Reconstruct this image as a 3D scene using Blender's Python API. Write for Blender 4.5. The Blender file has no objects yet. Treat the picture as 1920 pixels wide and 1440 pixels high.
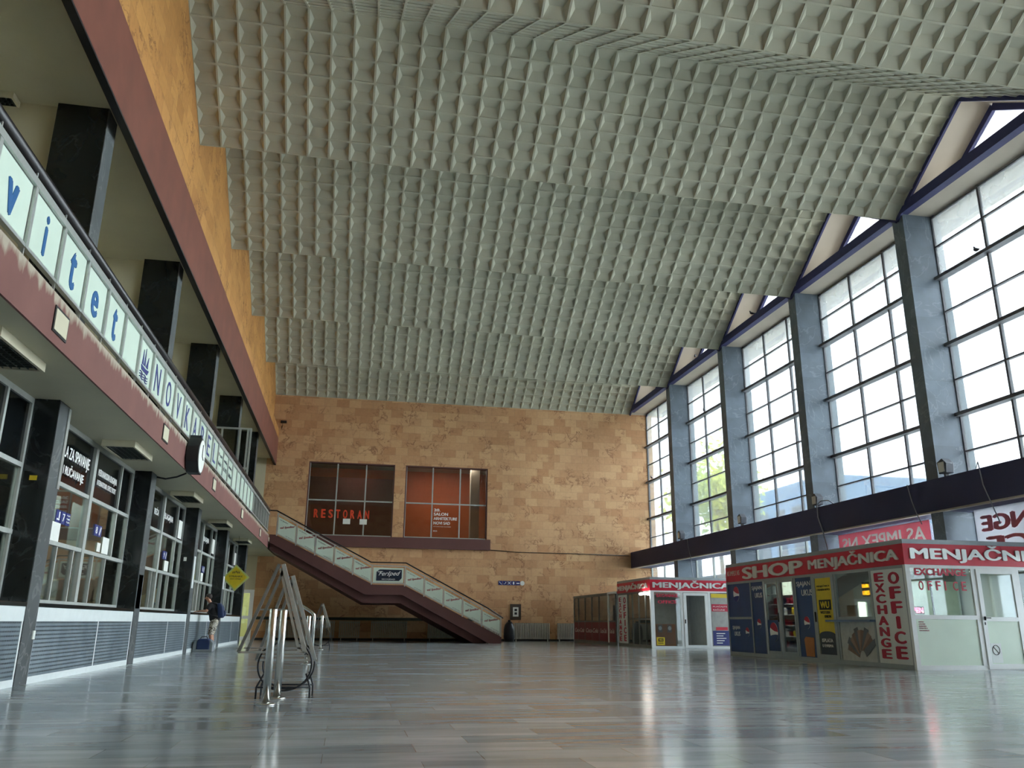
import bpy, bmesh, math, random
from mathutils import Vector, Matrix
random.seed(7)
SC = bpy.context.scene
COL = SC.collection
PI = math.pi

# ------------------------------------------------------------------ camera, world, exposure
H = 0.9
YAW, PITCH, ROLL, FPX = 0.1899, 0.283, 0.0086, 1542.5
cy, sy = math.cos(YAW), math.sin(YAW)
fwd = Vector((sy * math.cos(PITCH), cy * math.cos(PITCH), math.sin(PITCH)))
rgt = Vector((cy, -sy, 0)); upv = rgt.cross(fwd)
r2 = rgt * math.cos(ROLL) + upv * math.sin(ROLL)
u2 = -rgt * math.sin(ROLL) + upv * math.cos(ROLL)
camd = bpy.data.cameras.new('camera'); cam = bpy.data.objects.new('camera', camd); COL.objects.link(cam)
cam.matrix_world = Matrix(((r2.x, u2.x, -fwd.x, 0), (r2.y, u2.y, -fwd.y, 0), (r2.z, u2.z, -fwd.z, H), (0, 0, 0, 1)))
camd.sensor_width = 36; camd.lens = FPX / 1920 * 36; camd.clip_start = 0.05; camd.clip_end = 600
SC.camera = cam

W = bpy.data.worlds.new('world'); SC.world = W; W.use_nodes = True
bgn = W.node_tree.nodes['Background']
bgn.inputs[0].default_value = (0.88, 0.94, 1.0, 1); bgn.inputs[1].default_value = 4.4
SC.view_settings.view_transform = 'Standard'; SC.view_settings.look = 'None'
SC.view_settings.exposure = 1.88; SC.view_settings.gamma = 1; SC.view_settings.use_curve_mapping = False
try:
    cyc = SC.cycles
    cyc.use_adaptive_sampling = True; cyc.adaptive_threshold = 0.025; cyc.max_bounces = 7; cyc.diffuse_bounces = 5; cyc.glossy_bounces = 3; cyc.transmission_bounces = 4
    cyc.transparent_max_bounces = 8; cyc.sample_clamp_indirect = 4.0; cyc.use_denoising = True
    cyc.caustics_reflective = False; cyc.caustics_refractive = False
except Exception:
    pass

# ------------------------------------------------------------------ dimensions (metres)
BAY = 6.26
PY = [13.12 + BAY * i for i in range(-3, 5)]        # left pillars, near faces (index 3 = 13.12)
CY = [19.64 + BAY * i for i in range(-4, 4)]        # right columns, near faces
PW = 0.48
XP0, XP1 = -5.23, -4.44                              # black pillars
XW = -4.82                                           # ticket window plane
XC, XG = 15.64, 16.63                                # column face, glazing plane
YB = 44.6                                            # back wall
YN = -2.2                                            # wall behind the camera
ZV, ZR = 12.68, 14.78                                # valley and ridge of folded ceiling
XB = -3.67                                           # balcony edge

# ------------------------------------------------------------------ materials
def s2l(c):
    return tuple(((v / 255) / 12.92 if v / 255 <= 0.04045 else ((v / 255 + 0.055) / 1.055) ** 2.4) for v in c)
MC = {}
def nt(name):
    m = bpy.data.materials.new(name); m.use_nodes = True
    n = m.node_tree.nodes; l = m.node_tree.links
    return m, n, l, n['Principled BSDF']
def mat(name, c, rough=0.6, metal=0.0, var=0.12, scale=6.0, spec=0.5, bump=0.0, emit=None, es=1.0):
    if name in MC: return MC[name]
    m, n, l, b = nt(name)
    c = s2l(c)
    tc = n.new('ShaderNodeTexCoord'); no = n.new('ShaderNodeTexNoise')
    no.inputs['Scale'].default_value = scale; no.inputs['Detail'].default_value = 5
    l.new(tc.outputs['Object'], no.inputs['Vector'])
    rp = n.new('ShaderNodeValToRGB')
    rp.color_ramp.elements[0].position = 0.3; rp.color_ramp.elements[1].position = 0.7
    rp.color_ramp.elements[0].color = (*[v * (1 - var) for v in c], 1)
    rp.color_ramp.elements[1].color = (*[min(1, v * (1 + var)) for v in c], 1)
    l.new(no.outputs['Fac'], rp.inputs['Fac']); l.new(rp.outputs['Color'], b.inputs['Base Color'])
    b.inputs['Roughness'].default_value = rough; b.inputs['Metallic'].default_value = metal
    b.inputs['Specular IOR Level'].default_value = spec
    if bump:
        bp = n.new('ShaderNodeBump'); bp.inputs['Strength'].default_value = bump; bp.inputs['Distance'].default_value = 0.02
        l.new(no.outputs['Fac'], bp.inputs['Height']); l.new(bp.outputs['Normal'], b.inputs['Normal'])
    if emit:
        b.inputs['Emission Color'].default_value = (*s2l(emit), 1); b.inputs['Emission Strength'].default_value = es
    MC[name] = m
    return m
def mapped(n, l, axis, sc=(1, 1, 1)):
    """object coordinates with the wall's own two axes first"""
    tc = n.new('ShaderNodeTexCoord'); sp = n.new('ShaderNodeSeparateXYZ'); cb = n.new('ShaderNodeCombineXYZ')
    l.new(tc.outputs['Object'], sp.inputs[0])
    o = {'xz': (0, 2, 1), 'yz': (1, 2, 0), 'xy': (0, 1, 2)}[axis]
    for k in range(3): l.new(sp.outputs[o[k]], cb.inputs[k])
    return cb
def math_node(n, l, op, a, b):
    x = n.new('ShaderNodeMath'); x.operation = op
    for i, v in enumerate((a, b)):
        if hasattr(v, 'default_value') or hasattr(v, 'is_linked'): l.new(v, x.inputs[i])
        else: x.inputs[i].default_value = v
    return x.outputs[0]
def mix(n, l, f, a, b, mode='MIX'):
    x = n.new('ShaderNodeMix'); x.data_type = 'RGBA'; x.blend_type = mode
    for s, v in ((x.inputs[0], f), (x.inputs[6], a), (x.inputs[7], b)):
        if isinstance(v, (int, float)): s.default_value = v
        elif isinstance(v, tuple): s.default_value = (*v[:3], 1)
        else: l.new(v, s)
    return x.outputs[2]
def stone(name, axis, ca, cb_, vein, bw, bh, rough=0.7, mortar=0.006, veinamt=0.6, spec=0.4, offs=0.5):
    m, n, l, b = nt(name)
    v = mapped(n, l, axis)
    br = n.new('ShaderNodeTexBrick'); l.new(v.outputs[0], br.inputs['Vector'])
    br.inputs['Color1'].default_value = (*s2l(ca), 1); br.inputs['Color2'].default_value = (*s2l(cb_), 1)
    br.inputs['Mortar'].default_value = (*[x * 0.55 for x in s2l(ca)], 1)
    br.inputs['Scale'].default_value = 1; br.inputs['Mortar Size'].default_value = mortar
    br.inputs['Brick Width'].default_value = bw; br.inputs['Row Height'].default_value = bh; br.offset = offs
    br.inputs['Bias'].default_value = -0.1
    n1 = n.new('ShaderNodeTexNoise'); l.new(v.outputs[0], n1.inputs['Vector']); n1.inputs['Scale'].default_value = 1.7
    n1.inputs['Detail'].default_value = 10; n1.inputs['Roughness'].default_value = 0.65; n1.inputs['Distortion'].default_value = 0.5
    ab = math_node(n, l, 'ABSOLUTE', math_node(n, l, 'SUBTRACT', n1.outputs['Fac'], 0.5), 0)
    vn = math_node(n, l, 'MULTIPLY', math_node(n, l, 'SUBTRACT', 1.0, math_node(n, l, 'MINIMUM', math_node(n, l, 'MULTIPLY', ab, 34.0), 1.0)), veinamt)
    n2 = n.new('ShaderNodeTexNoise'); l.new(v.outputs[0], n2.inputs['Vector']); n2.inputs['Scale'].default_value = 0.35
    n2.inputs['Detail'].default_value = 4
    nm = n.new('ShaderNodeTexNoise'); l.new(v.outputs[0], nm.inputs['Vector']); nm.inputs['Scale'].default_value = 1.1; nm.inputs['Detail'].default_value = 3
    rm = n.new('ShaderNodeMapRange'); l.new(nm.outputs['Fac'], rm.inputs[0]); rm.inputs[1].default_value = 0.48; rm.inputs[2].default_value = 0.62
    vn = math_node(n, l, 'MULTIPLY', vn, rm.outputs[0])
    c = mix(n, l, vn, br.outputs['Color'], s2l(vein))
    n3 = n.new('ShaderNodeTexNoise'); l.new(v.outputs[0], n3.inputs['Vector']); n3.inputs['Scale'].default_value = 9
    n3.inputs['Detail'].default_value = 6
    c = mix(n, l, 0.45, c, mix(n, l, n2.outputs['Fac'], (0.25, 0.25, 0.25), (0.85, 0.8, 0.75)), 'OVERLAY')
    c = mix(n, l, 0.15, c, n3.outputs['Fac'], 'OVERLAY')
    l.new(c, b.inputs['Base Color']); b.inputs['Roughness'].default_value = rough
    b.inputs['Specular IOR Level'].default_value = spec
    MC[name] = m
    return m
def glass(name, tint=(0.9, 0.95, 0.95), refl=0.12, haze=0.0, hcol=(220, 230, 228), rough=0.02, tr=True):
    m = bpy.data.materials.new(name); m.use_nodes = True
    n = m.node_tree.nodes; l = m.node_tree.links; n.clear()
    out = n.new('ShaderNodeOutputMaterial'); t = n.new('ShaderNodeBsdfTransparent'); t.inputs[0].default_value = (*tint, 1)
    g = n.new('ShaderNodeBsdfGlossy'); g.inputs['Roughness'].default_value = rough; g.inputs['Color'].default_value = (0.95, 0.98, 1, 1)
    lw = n.new('ShaderNodeFresnel'); lw.inputs['IOR'].default_value = 1.5
    f = math_node(n, l, 'MINIMUM', math_node(n, l, 'ADD', math_node(n, l, 'MULTIPLY', lw.outputs[0], 0.9), refl), 0.9)
    mx = n.new('ShaderNodeMixShader'); l.new(f, mx.inputs[0])
    src = t.outputs[0]
    if haze > 0:
        d = n.new('ShaderNodeBsdfTranslucent'); d2 = n.new('ShaderNodeBsdfDiffuse')
        d.inputs[0].default_value = (*s2l(hcol), 1); d2.inputs[0].default_value = (*s2l(hcol), 1)
        no = n.new('ShaderNodeTexNoise'); no.inputs['Scale'].default_value = 0.8; no.inputs['Detail'].default_value = 6
        tc = n.new('ShaderNodeTexCoord'); l.new(tc.outputs['Object'], no.inputs['Vector'])
        mm = n.new('ShaderNodeMixShader'); mm.inputs[0].default_value = 0.5
        l.new(d.outputs[0], mm.inputs[1]); l.new(d2.outputs[0], mm.inputs[2])
        m2 = n.new('ShaderNodeMixShader')
        hz = math_node(n, l, 'MINIMUM', math_node(n, l, 'MULTIPLY', math_node(n, l, 'ADD', no.outputs['Fac'], 0.5), haze), 1.0)
        l.new(hz, m2.inputs[0]); l.new(src, m2.inputs[1]); l.new(mm.outputs[0], m2.inputs[2]); src = m2.outputs[0]
    l.new(src, mx.inputs[1]); l.new(g.outputs[0], mx.inputs[2]); l.new(mx.outputs[0], out.inputs[0])
    MC[name] = m
    return m

M_sand_b = stone('sandstone_back', 'xz', (208, 168, 126), (184, 138, 98), (128, 86, 58), 0.66, 0.42, veinamt=0.9, mortar=0.004)
M_sand_l = stone('sandstone_side', 'yz', (178, 130, 72), (158, 110, 58), (106, 66, 36), 0.66, 0.42, veinamt=0.9, mortar=0.004)
def floor_mat():
    m, n, l, b = nt('marble_floor')
    v = mapped(n, l, 'xy')
    br = n.new('ShaderNodeTexBrick'); l.new(v.outputs[0], br.inputs['Vector'])
    br.inputs['Color1'].default_value = (*s2l((176, 180, 182)), 1); br.inputs['Color2'].default_value = (*s2l((140, 150, 156)), 1)
    br.inputs['Mortar'].default_value = (*s2l((128, 136, 140)), 1); br.inputs['Scale'].default_value = 1
    br.inputs['Mortar Size'].default_value = 0.003; br.inputs['Brick Width'].default_value = 1.1; br.inputs['Row Height'].default_value = 0.42
    br.offset = 0.4
    mp = n.new('ShaderNodeMapping'); mp.inputs['Scale'].default_value = (0.45, 2.6, 1); mp.inputs['Rotation'].default_value = (0, 0, 0.12)
    l.new(v.outputs[0], mp.inputs[0])
    n1 = n.new('ShaderNodeTexNoise'); l.new(mp.outputs[0], n1.inputs['Vector']); n1.inputs['Scale'].default_value = 1.6
    n1.inputs['Detail'].default_value = 8; n1.inputs['Distortion'].default_value = 0.8
    c = mix(n, l, 0.7, br.outputs['Color'], mix(n, l, n1.outputs['Fac'], (0.15, 0.17, 0.19), (0.85, 0.85, 0.84)), 'OVERLAY')
    n2 = n.new('ShaderNodeTexNoise'); l.new(v.outputs[0], n2.inputs['Vector']); n2.inputs['Scale'].default_value = 0.22
    n2.inputs['Detail'].default_value = 5
    c = mix(n, l, 0.4, c, mix(n, l, n2.outputs['Fac'], (0.3, 0.34, 0.37), (0.78, 0.74, 0.68)), 'OVERLAY')
    l.new(c, b.inputs['Base Color'])
    r = n.new('ShaderNodeMapRange'); l.new(n1.outputs['Fac'], r.inputs[0])
    r.inputs[3].default_value = 0.1; r.inputs[4].default_value = 0.22; l.new(r.outputs[0], b.inputs['Roughness'])
    b.inputs['Specular IOR Level'].default_value = 0.62
    n4 = n.new('ShaderNodeTexNoise'); l.new(v.outputs[0], n4.inputs['Vector']); n4.inputs['Scale'].default_value = 1.3; n4.inputs['Detail'].default_value = 2
    bp = n.new('ShaderNodeBump'); bp.inputs['Strength'].default_value = 0.012; bp.inputs['Distance'].default_value = 0.05
    l.new(n4.outputs['Fac'], bp.inputs['Height']); l.new(bp.outputs['Normal'], b.inputs['Normal'])
    return m
M_floor = floor_mat()
def marble(name, ca, vein, rough, sc=0.8, amt=0.5, spec=0.5, axis='yz', tile=None):
    m, n, l, b = nt(name)
    tc = n.new('ShaderNodeTexCoord')
    n1 = n.new('ShaderNodeTexNoise'); l.new(tc.outputs['Object'], n1.inputs['Vector']); n1.inputs['Scale'].default_value = sc
    n1.inputs['Detail'].default_value = 9; n1.inputs['Distortion'].default_value = 2.2
    ab = math_node(n, l, 'ABSOLUTE', math_node(n, l, 'SUBTRACT', n1.outputs['Fac'], 0.46), 0)
    vn = math_node(n, l, 'MULTIPLY', math_node(n, l, 'SUBTRACT', 1.0, math_node(n, l, 'MINIMUM', math_node(n, l, 'MULTIPLY', ab, 70.0), 1.0)), amt)
    n2 = n.new('ShaderNodeTexNoise'); l.new(tc.outputs['Object'], n2.inputs['Vector']); n2.inputs['Scale'].default_value = 2.0; n2.inputs['Detail'].default_value = 6
    base = mix(n, l, n2.outputs['Fac'], tuple(v * 0.6 for v in s2l(ca)), tuple(min(1, v * 1.4) for v in s2l(ca)))
    if tile:
        v = mapped(n, l, 'xz'); sp = n.new('ShaderNodeSeparateXYZ'); l.new(tc.outputs['Object'], sp.inputs[0])
        cbn = n.new('ShaderNodeCombineXYZ')
        l.new(math_node(n, l, 'ADD', sp.outputs[0], sp.outputs[1]), cbn.inputs[0]); l.new(sp.outputs[2], cbn.inputs[1])
        br = n.new('ShaderNodeTexBrick'); l.new(cbn.outputs[0], br.inputs['Vector'])
        br.inputs['Color1'].default_value = (0.62, 0.62, 0.62, 1); br.inputs['Color2'].default_value = (0.42, 0.42, 0.42, 1)
        br.inputs['Mortar'].default_value = (0.3, 0.3, 0.3, 1); br.inputs['Scale'].default_value = 1; br.inputs['Mortar Size'].default_value = 0.004
        br.inputs['Brick Width'].default_value = tile[0]; br.inputs['Row Height'].default_value = tile[1]; br.offset = 0
        base = mix(n, l, 0.6, base, br.outputs['Color'], 'OVERLAY')
    c = mix(n, l, vn, base, s2l(vein)); l.new(c, b.inputs['Base Color'])
    b.inputs['Roughness'].default_value = rough; b.inputs['Specular IOR Level'].default_value = spec
    MC[name] = m
    return m
M_black = marble('black_marble', (26, 31, 32), (120, 125, 120), 0.16, amt=0.12)
M_pfront = marble('honed_lit_marble', (74, 79, 80), (150, 152, 148), 0.5, amt=0.35)  # honed finish; lighter grey includes window light on the pillar fronts
M_grey = marble('grey_marble', (96, 108, 120), (170, 178, 182), 0.42, sc=0.6, amt=0.25, tile=(5.0, 0.95))
M_ceil = mat('ceiling_paint', (173, 173, 154), 0.75, var=0.1, scale=0.9)
M_cream = mat('cream_plaster', (186, 176, 160), 0.8, var=0.08, scale=0.8)
M_soff = mat('soffit_plaster', (196, 190, 164), 0.75, var=0.08, scale=0.6)
M_redbeam = mat('red_brown_paint', (108, 60, 46), 0.65, var=0.12, scale=1.5)
M_pink = mat('faded_pink_paint', (128, 80, 76), 0.7, var=0.13, scale=1.6, bump=0.1)
def peeling():
    m, n, l, b = nt('peeling_pink_paint')
    tc = n.new('ShaderNodeTexCoord'); sp = n.new('ShaderNodeSeparateXYZ'); l.new(tc.outputs['Object'], sp.inputs[0])
    mp = n.new('ShaderNodeMapping'); mp.inputs['Scale'].default_value = (1, 5, 1.2); l.new(tc.outputs['Object'], mp.inputs[0])
    no = n.new('ShaderNodeTexNoise'); l.new(mp.outputs[0], no.inputs['Vector']); no.inputs['Scale'].default_value = 1.4; no.inputs['Detail'].default_value = 9
    n2 = n.new('ShaderNodeTexNoise'); l.new(tc.outputs['Object'], n2.inputs['Vector']); n2.inputs['Scale'].default_value = 1.5; n2.inputs['Detail'].default_value = 5
    h = math_node(n, l, 'ADD', sp.outputs[2], math_node(n, l, 'MULTIPLY', math_node(n, l, 'SUBTRACT', no.outputs['Fac'], 0.5), 0.45))
    r = n.new('ShaderNodeMapRange'); l.new(h, r.inputs[0]); r.inputs[1].default_value = 0.47; r.inputs[2].default_value = 0.56
    base = mix(n, l, n2.outputs['Fac'], s2l((104, 66, 60)), s2l((126, 84, 76)))
    l.new(mix(n, l, r.outputs[0], base, s2l((164, 154, 136))), b.inputs['Base Color']); b.inputs['Roughness'].default_value = 0.75
    return m
M_peel = peeling()
M_maroon = mat('maroon_paint', (94, 58, 54), 0.65, var=0.08, scale=1.5)
M_dkbeam = mat('dark_aubergine_paint', (52, 52, 84), 0.7, var=0.1, scale=1.2)
M_gable = mat('dark_truss_paint', (52, 54, 98), 0.7, var=0.1)
M_dark = mat('near_black', (22, 22, 24), 0.5, var=0.1)
M_wood = mat('dark_handrail', (30, 26, 26), 0.35, var=0.1)
M_alu = mat('aluminium', (178, 182, 178), 0.32, metal=0.45, var=0.06, scale=20)
M_frame = mat('grey_frame_paint', (168, 172, 166), 0.45, var=0.08, scale=8)
M_steel = mat('brushed_steel', (205, 205, 200), 0.22, metal=1.0, var=0.05, scale=30)
M_mull = mat('dark_mullion', (92, 92, 96), 0.6, var=0.15, scale=5)
M_white = mat('white_pvc', (226, 230, 230), 0.35, var=0.03)
M_kgrey = mat('kiosk_grey_aluminium', (150, 158, 162), 0.4, metal=0.3, var=0.05)
M_red = mat('sign_red', (196, 22, 52), 0.4, var=0.06)
M_lred = mat('letter_crimson', (178, 20, 56), 0.45, var=0.05)
M_silver = mat('silver_letters', (214, 218, 216), 0.3, metal=0.35, var=0.05)
M_panelw = mat('white_board', (214, 220, 218), 0.5, var=0.03)
M_frost = mat('frosted_panel', (208, 224, 208), 0.25, var=0.04, scale=1.5, spec=0.6)
M_blueL = mat('letter_blue', (30, 88, 140), 0.5, var=0.03)
M_navyL = mat('letter_navy', (30, 40, 110), 0.5, var=0.03)
M_redL = mat('letter_brick_red', (150, 52, 60), 0.5, var=0.03)
M_pepsi = mat('deep_blue_vinyl', (10, 56, 112), 0.35, var=0.15, scale=2)
M_navy = mat('navy_board', (16, 30, 52), 0.4, var=0.06)
M_yel = mat('yellow_vinyl', (216, 190, 40), 0.45, var=0.06)
M_orng = mat('orange_red_letters', (214, 64, 30), 0.5, var=0.03)
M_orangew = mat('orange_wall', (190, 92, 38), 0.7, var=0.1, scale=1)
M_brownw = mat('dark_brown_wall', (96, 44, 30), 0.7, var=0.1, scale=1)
M_paper = mat('paper', (224, 226, 218), 0.7, var=0.04)
M_skin = mat('skin', (206, 152, 124), 0.55, var=0.06)
M_hair = mat('dark_hair', (42, 32, 28), 0.6, var=0.2, scale=40)
M_shirt = mat('black_cotton', (20, 20, 24), 0.8, var=0.15)
M_bagblue = mat('navy_nylon', (24, 44, 84), 0.6, var=0.12)
M_baggrey = mat('grey_nylon', (128, 134, 136), 0.6, var=0.1)
M_cardb = mat('cardboard', (176, 116, 70), 0.8, var=0.06)
M_coke = mat('cola_red_vinyl', (120, 14, 34), 0.4, var=0.08)
M_white2 = mat('plain_white', (235, 236, 232), 0.5, var=0.02)
M_curt = mat('pale_curtain', (200, 212, 204), 0.8, var=0.08, scale=4)
def cloth(name, c):
    m, n, l, b = nt(name)
    out = [x for x in n if x.type == 'OUTPUT_MATERIAL'][0]
    no = n.new('ShaderNodeTexNoise'); no.inputs['Scale'].default_value = 5
    col = mix(n, l, no.outputs['Fac'], tuple(v * 0.85 for v in s2l(c)), s2l(c)); l.new(col, b.inputs['Base Color']); b.inputs['Roughness'].default_value = 0.9
    t = n.new('ShaderNodeBsdfTranslucent'); l.new(col, t.inputs[0]); mx = n.new('ShaderNodeMixShader'); mx.inputs[0].default_value = 0.6
    l.new(b.outputs[0], mx.inputs[1]); l.new(t.outputs[0], mx.inputs[2]); l.new(mx.outputs[0], out.inputs[0])
    return m
M_curt = cloth('pale_curtain_cloth', (206, 220, 212))
M_rad = mat('radiator_enamel', (188, 186, 172), 0.5, var=0.08)
M_green = mat('dark_green_paint', (44, 54, 44), 0.6, var=0.1)
M_leaf = mat('leaves', (186, 196, 66), 0.6, var=0.35, scale=3)
M_bark = mat('bark', (96, 84, 70), 0.8, var=0.2)
M_pave = mat('pavement', (226, 226, 222), 0.8, var=0.08, scale=0.5)
M_facade = mat('pale_blue_facade', (84, 112, 140), 0.6, var=0.1, scale=0.3)
M_bird = mat('pigeon_grey', (60, 62, 72), 0.7, var=0.2, scale=30)
G_hall = glass('window_glass', (0.93, 0.96, 0.97), 0.02, haze=0.10)
G_hazy = glass('hazy_window_glass', (0.9, 0.93, 0.94), 0.02, haze=0.3, hcol=(228, 232, 230))  # extra haze greys the panes below the outside overhang
G_shop = glass('shop_glass', (0.85, 0.9, 0.9), 0.06)
G_tick = glass('ticket_glass', (0.8, 0.85, 0.84), 0.07)
G_rest = glass('restaurant_glass', (0.86, 0.84, 0.82), 0.02)
def camo():
    m, n, l, b = nt('camouflage_print')
    tc = n.new('ShaderNodeTexCoord'); v = n.new('ShaderNodeTexNoise'); l.new(tc.outputs['Object'], v.inputs['Vector'])
    v.inputs['Scale'].default_value = 16; v.inputs['Detail'].default_value = 3; v.inputs['Distortion'].default_value = 1.5
    rp = n.new('ShaderNodeValToRGB'); rp.color_ramp.interpolation = 'CONSTANT'
    for p, c in ((0.0, (58, 54, 48)), (0.42, (118, 106, 88)), (0.5, (206, 200, 186)), (0.62, (150, 140, 120))):
        e = rp.color_ramp.elements.new(p) if p > 0 and p != 1 else rp.color_ramp.elements[0]
        e.position = p; e.color = (*s2l(c), 1)
    rp.color_ramp.elements[-1].color = (*s2l((190, 182, 166)), 1)
    l.new(v.outputs['Fac'], rp.inputs[0]); l.new(rp.outputs[0], b.inputs['Base Color']); b.inputs['Roughness'].default_value = 0.85
    return m
M_camo = camo()
def grille_mat():
    m, n, l, b = nt('perforated_grille')
    tc = n.new('ShaderNodeTexCoord'); sp = n.new('ShaderNodeSeparateXYZ'); l.new(tc.outputs['Object'], sp.inputs[0])
    # rows of small perforations
    fy = math_node(n, l, 'FRACT', math_node(n, l, 'MULTIPLY', sp.outputs[1], 22.0), 0)
    fz = math_node(n, l, 'FRACT', math_node(n, l, 'MULTIPLY', sp.outputs[2], 17.0), 0)
    a = math_node(n, l, 'LESS_THAN', math_node(n, l, 'ABSOLUTE', math_node(n, l, 'SUBTRACT', fy, 0.5), 0), 0.33)
    c = math_node(n, l, 'LESS_THAN', math_node(n, l, 'ABSOLUTE', math_node(n, l, 'SUBTRACT', fz, 0.5), 0), 0.2)
    hole = math_node(n, l, 'MULTIPLY', a, c)
    no = n.new('ShaderNodeTexNoise'); l.new(tc.outputs['Object'], no.inputs['Vector']); no.inputs['Scale'].default_value = 1.3; no.inputs['Detail'].default_value = 5
    base = mix(n, l, no.outputs['Fac'], s2l((88, 102, 112)), s2l((158, 172, 178)))
    l.new(mix(n, l, hole, base, s2l((44, 52, 58))), b.inputs['Base Color']); b.inputs['Roughness'].default_value = 0.35
    b.inputs['Metallic'].default_value = 0.3
    return m
M_grille = grille_mat()
def led_mat():
    return mat('led_amber', (60, 30, 5), 0.4, emit=(255, 170, 20), es=4)
M_led = led_mat()
M_neon = mat('neon_red', (120, 10, 30), 0.4, emit=(255, 60, 90), es=4)
M_tube = mat('lamp_tube', (240, 240, 235), 0.4, emit=(255, 250, 240), es=6)
M_litp = mat('glowing_paper', (220, 224, 200), 0.5, emit=(240, 244, 214), es=1.3)  # emission stands in for the kiosk light on white paper

# ------------------------------------------------------------------ mesh helpers
WL = {}
def wl(o): return WL.get(o.name, Vector((0, 0, 0)))
class MB:
    def __init__(s): s.v = []; s.f = []; s.smooth = []
    def add(s, vs, fs, sm=False):
        k = len(s.v); s.v += [tuple(v) for v in vs]; s.f += [tuple(i + k for i in f) for f in fs]; s.smooth += [sm] * len(fs); return s
    def box(s, x0, x1, y0, y1, z0, z1):
        x0, x1 = sorted((x0, x1)); y0, y1 = sorted((y0, y1)); z0, z1 = sorted((z0, z1))
        if s.v:      # later boxes of one mesh sit a hair inside, so no two faces coincide
            e = 0.0004 + 0.0001 * (len(s.v) // 8 % 12)
            q = [e if abs(b - a) > 0.006 else 0 for a, b in ((x0, x1), (y0, y1), (z0, z1))]
            x0 += q[0]; x1 -= q[0]; y0 += q[1]; y1 -= q[1]; z0 += q[2]; z1 -= q[2]
        return s.add([(x0, y0, z0), (x1, y0, z0), (x1, y1, z0), (x0, y1, z0), (x0, y0, z1), (x1, y0, z1), (x1, y1, z1), (x0, y1, z1)],
                     [(0, 3, 2, 1), (4, 5, 6, 7), (0, 1, 5, 4), (1, 2, 6, 5), (2, 3, 7, 6), (3, 0, 4, 7)])
    def prism(s, pts, axis, a, b):
        """pts polygon in the two other axes, extruded a..b along axis"""
        def P(p, t):
            return {'y': (p[0], t, p[1]), 'x': (t, p[0], p[1]), 'z': (p[0], p[1], t)}[axis]
        n = len(pts); vs = [P(p, a) for p in pts] + [P(p, b) for p in pts]
        fs = [tuple(range(n - 1, -1, -1)), tuple(range(n, 2 * n))] + [(i, (i + 1) % n, n + (i + 1) % n, n + i) for i in range(n)]
        return s.add(vs, fs)
    def bar(s, p, q, w, h=None, up=(0, 0, 1)):
        h = h or w; p = Vector(p); q = Vector(q); d = (q - p).normalized(); u = Vector(up)
        if abs(d.dot(u)) > 0.98: u = Vector((0, 1, 0))
        r = d.cross(u).normalized(); u = r.cross(d)
        vs = [c + r * (i * w / 2) + u * (j * h / 2) for c in (p, q) for i, j in ((-1, -1), (1, -1), (1, 1), (-1, 1))]
        return s.add(vs, [(0, 1, 2, 3), (7, 6, 5, 4), (0, 4, 5, 1), (1, 5, 6, 2), (2, 6, 7, 3), (3, 7, 4, 0)])
    def tube(s, pts, r, n=10, closed=False, cap=True):
        pts = [Vector(p) for p in pts]; N = len(pts); rings = []
        rr = r if isinstance(r, (list, tuple)) else [r] * N
        prev = None
        for i, p in enumerate(pts):
            a = pts[(i - 1) % N] if (i > 0 or closed) else p; b = pts[(i + 1) % N] if (i < N - 1 or closed) else p
            d = (b - a).normalized()
            if prev is None:
                u = Vector((0, 0, 1)) if abs(d.z) < 0.9 else Vector((0, 1, 0))
                u = (u - d * u.dot(d)).normalized()
            else: u = (prev - d * prev.dot(d)).normalized()
            prev = u; w = d.cross(u)
            rings.append([p + (u * math.cos(2 * PI * k / n) + w * math.sin(2 * PI * k / n)) * rr[i] for k in range(n)])
        vs = [v for R in rings for v in R]; fs = []
        for i in range(N if closed else N - 1):
            j = (i + 1) % N
            for k in range(n): fs.append((i * n + k, i * n + (k + 1) % n, j * n + (k + 1) % n, j * n + k))
        s.add(vs, fs, True)
        if cap and not closed:
            k = len(s.v) - N * n
            s.f.append(tuple(k + i for i in range(n - 1, -1, -1))); s.f.append(tuple(k + (N - 1) * n + i for i in range(n))); s.smooth += [False, False]
        return s
    def lathe(s, prof, c=(0, 0), n=24):
        vs = []; fs = []
        for r, z in prof:
            for k in range(n): vs.append((c[0] + r * math.cos(2 * PI * k / n), c[1] + r * math.sin(2 * PI * k / n), z))
        for i in range(len(prof) - 1):
            for k in range(n): fs.append((i * n + k, i * n + (k + 1) % n, (i + 1) * n + (k + 1) % n, (i + 1) * n + k))
        s.add(vs, fs, True)
        k = len(s.v) - len(vs)
        s.f.append(tuple(k + i for i in range(n - 1, -1, -1))); s.f.append(tuple(k + (len(prof) - 1) * n + i for i in range(n))); s.smooth += [False, False]
        return s
    def build(s, name, m, parent=None, bevel=0.0):
        me = bpy.data.meshes.new(name)
        if parent is not None: base = wl(parent)
        else:
            xs = [v[0] for v in s.v]; ys = [v[1] for v in s.v]; zs = [v[2] for v in s.v]
            base = Vector(((min(xs) + max(xs)) / 2, (min(ys) + max(ys)) / 2, min(zs)))
        me.from_pydata([tuple(Vector(v) - base) for v in s.v], [], s.f); me.update()
        for p, sm in zip(me.polygons, s.smooth): p.use_smooth = sm
        me.materials.append(m)
        o = bpy.data.objects.new(name, me); COL.objects.link(o)
        if parent is not None: o.parent = parent; WL[o.name] = base.copy()
        else: o.location = base; WL[o.name] = base.copy()
        if bevel:
            b = o.modifiers.new('bevel', 'BEVEL'); b.width = bevel; b.segments = 2; b.limit_method = 'ANGLE'
        return o
def tag(o, label, cat, group=None):
    o['label'] = label; o['category'] = cat
    if group: o['group'] = group
    return o
def struct(o): o['kind'] = 'structure'; return o
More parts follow.
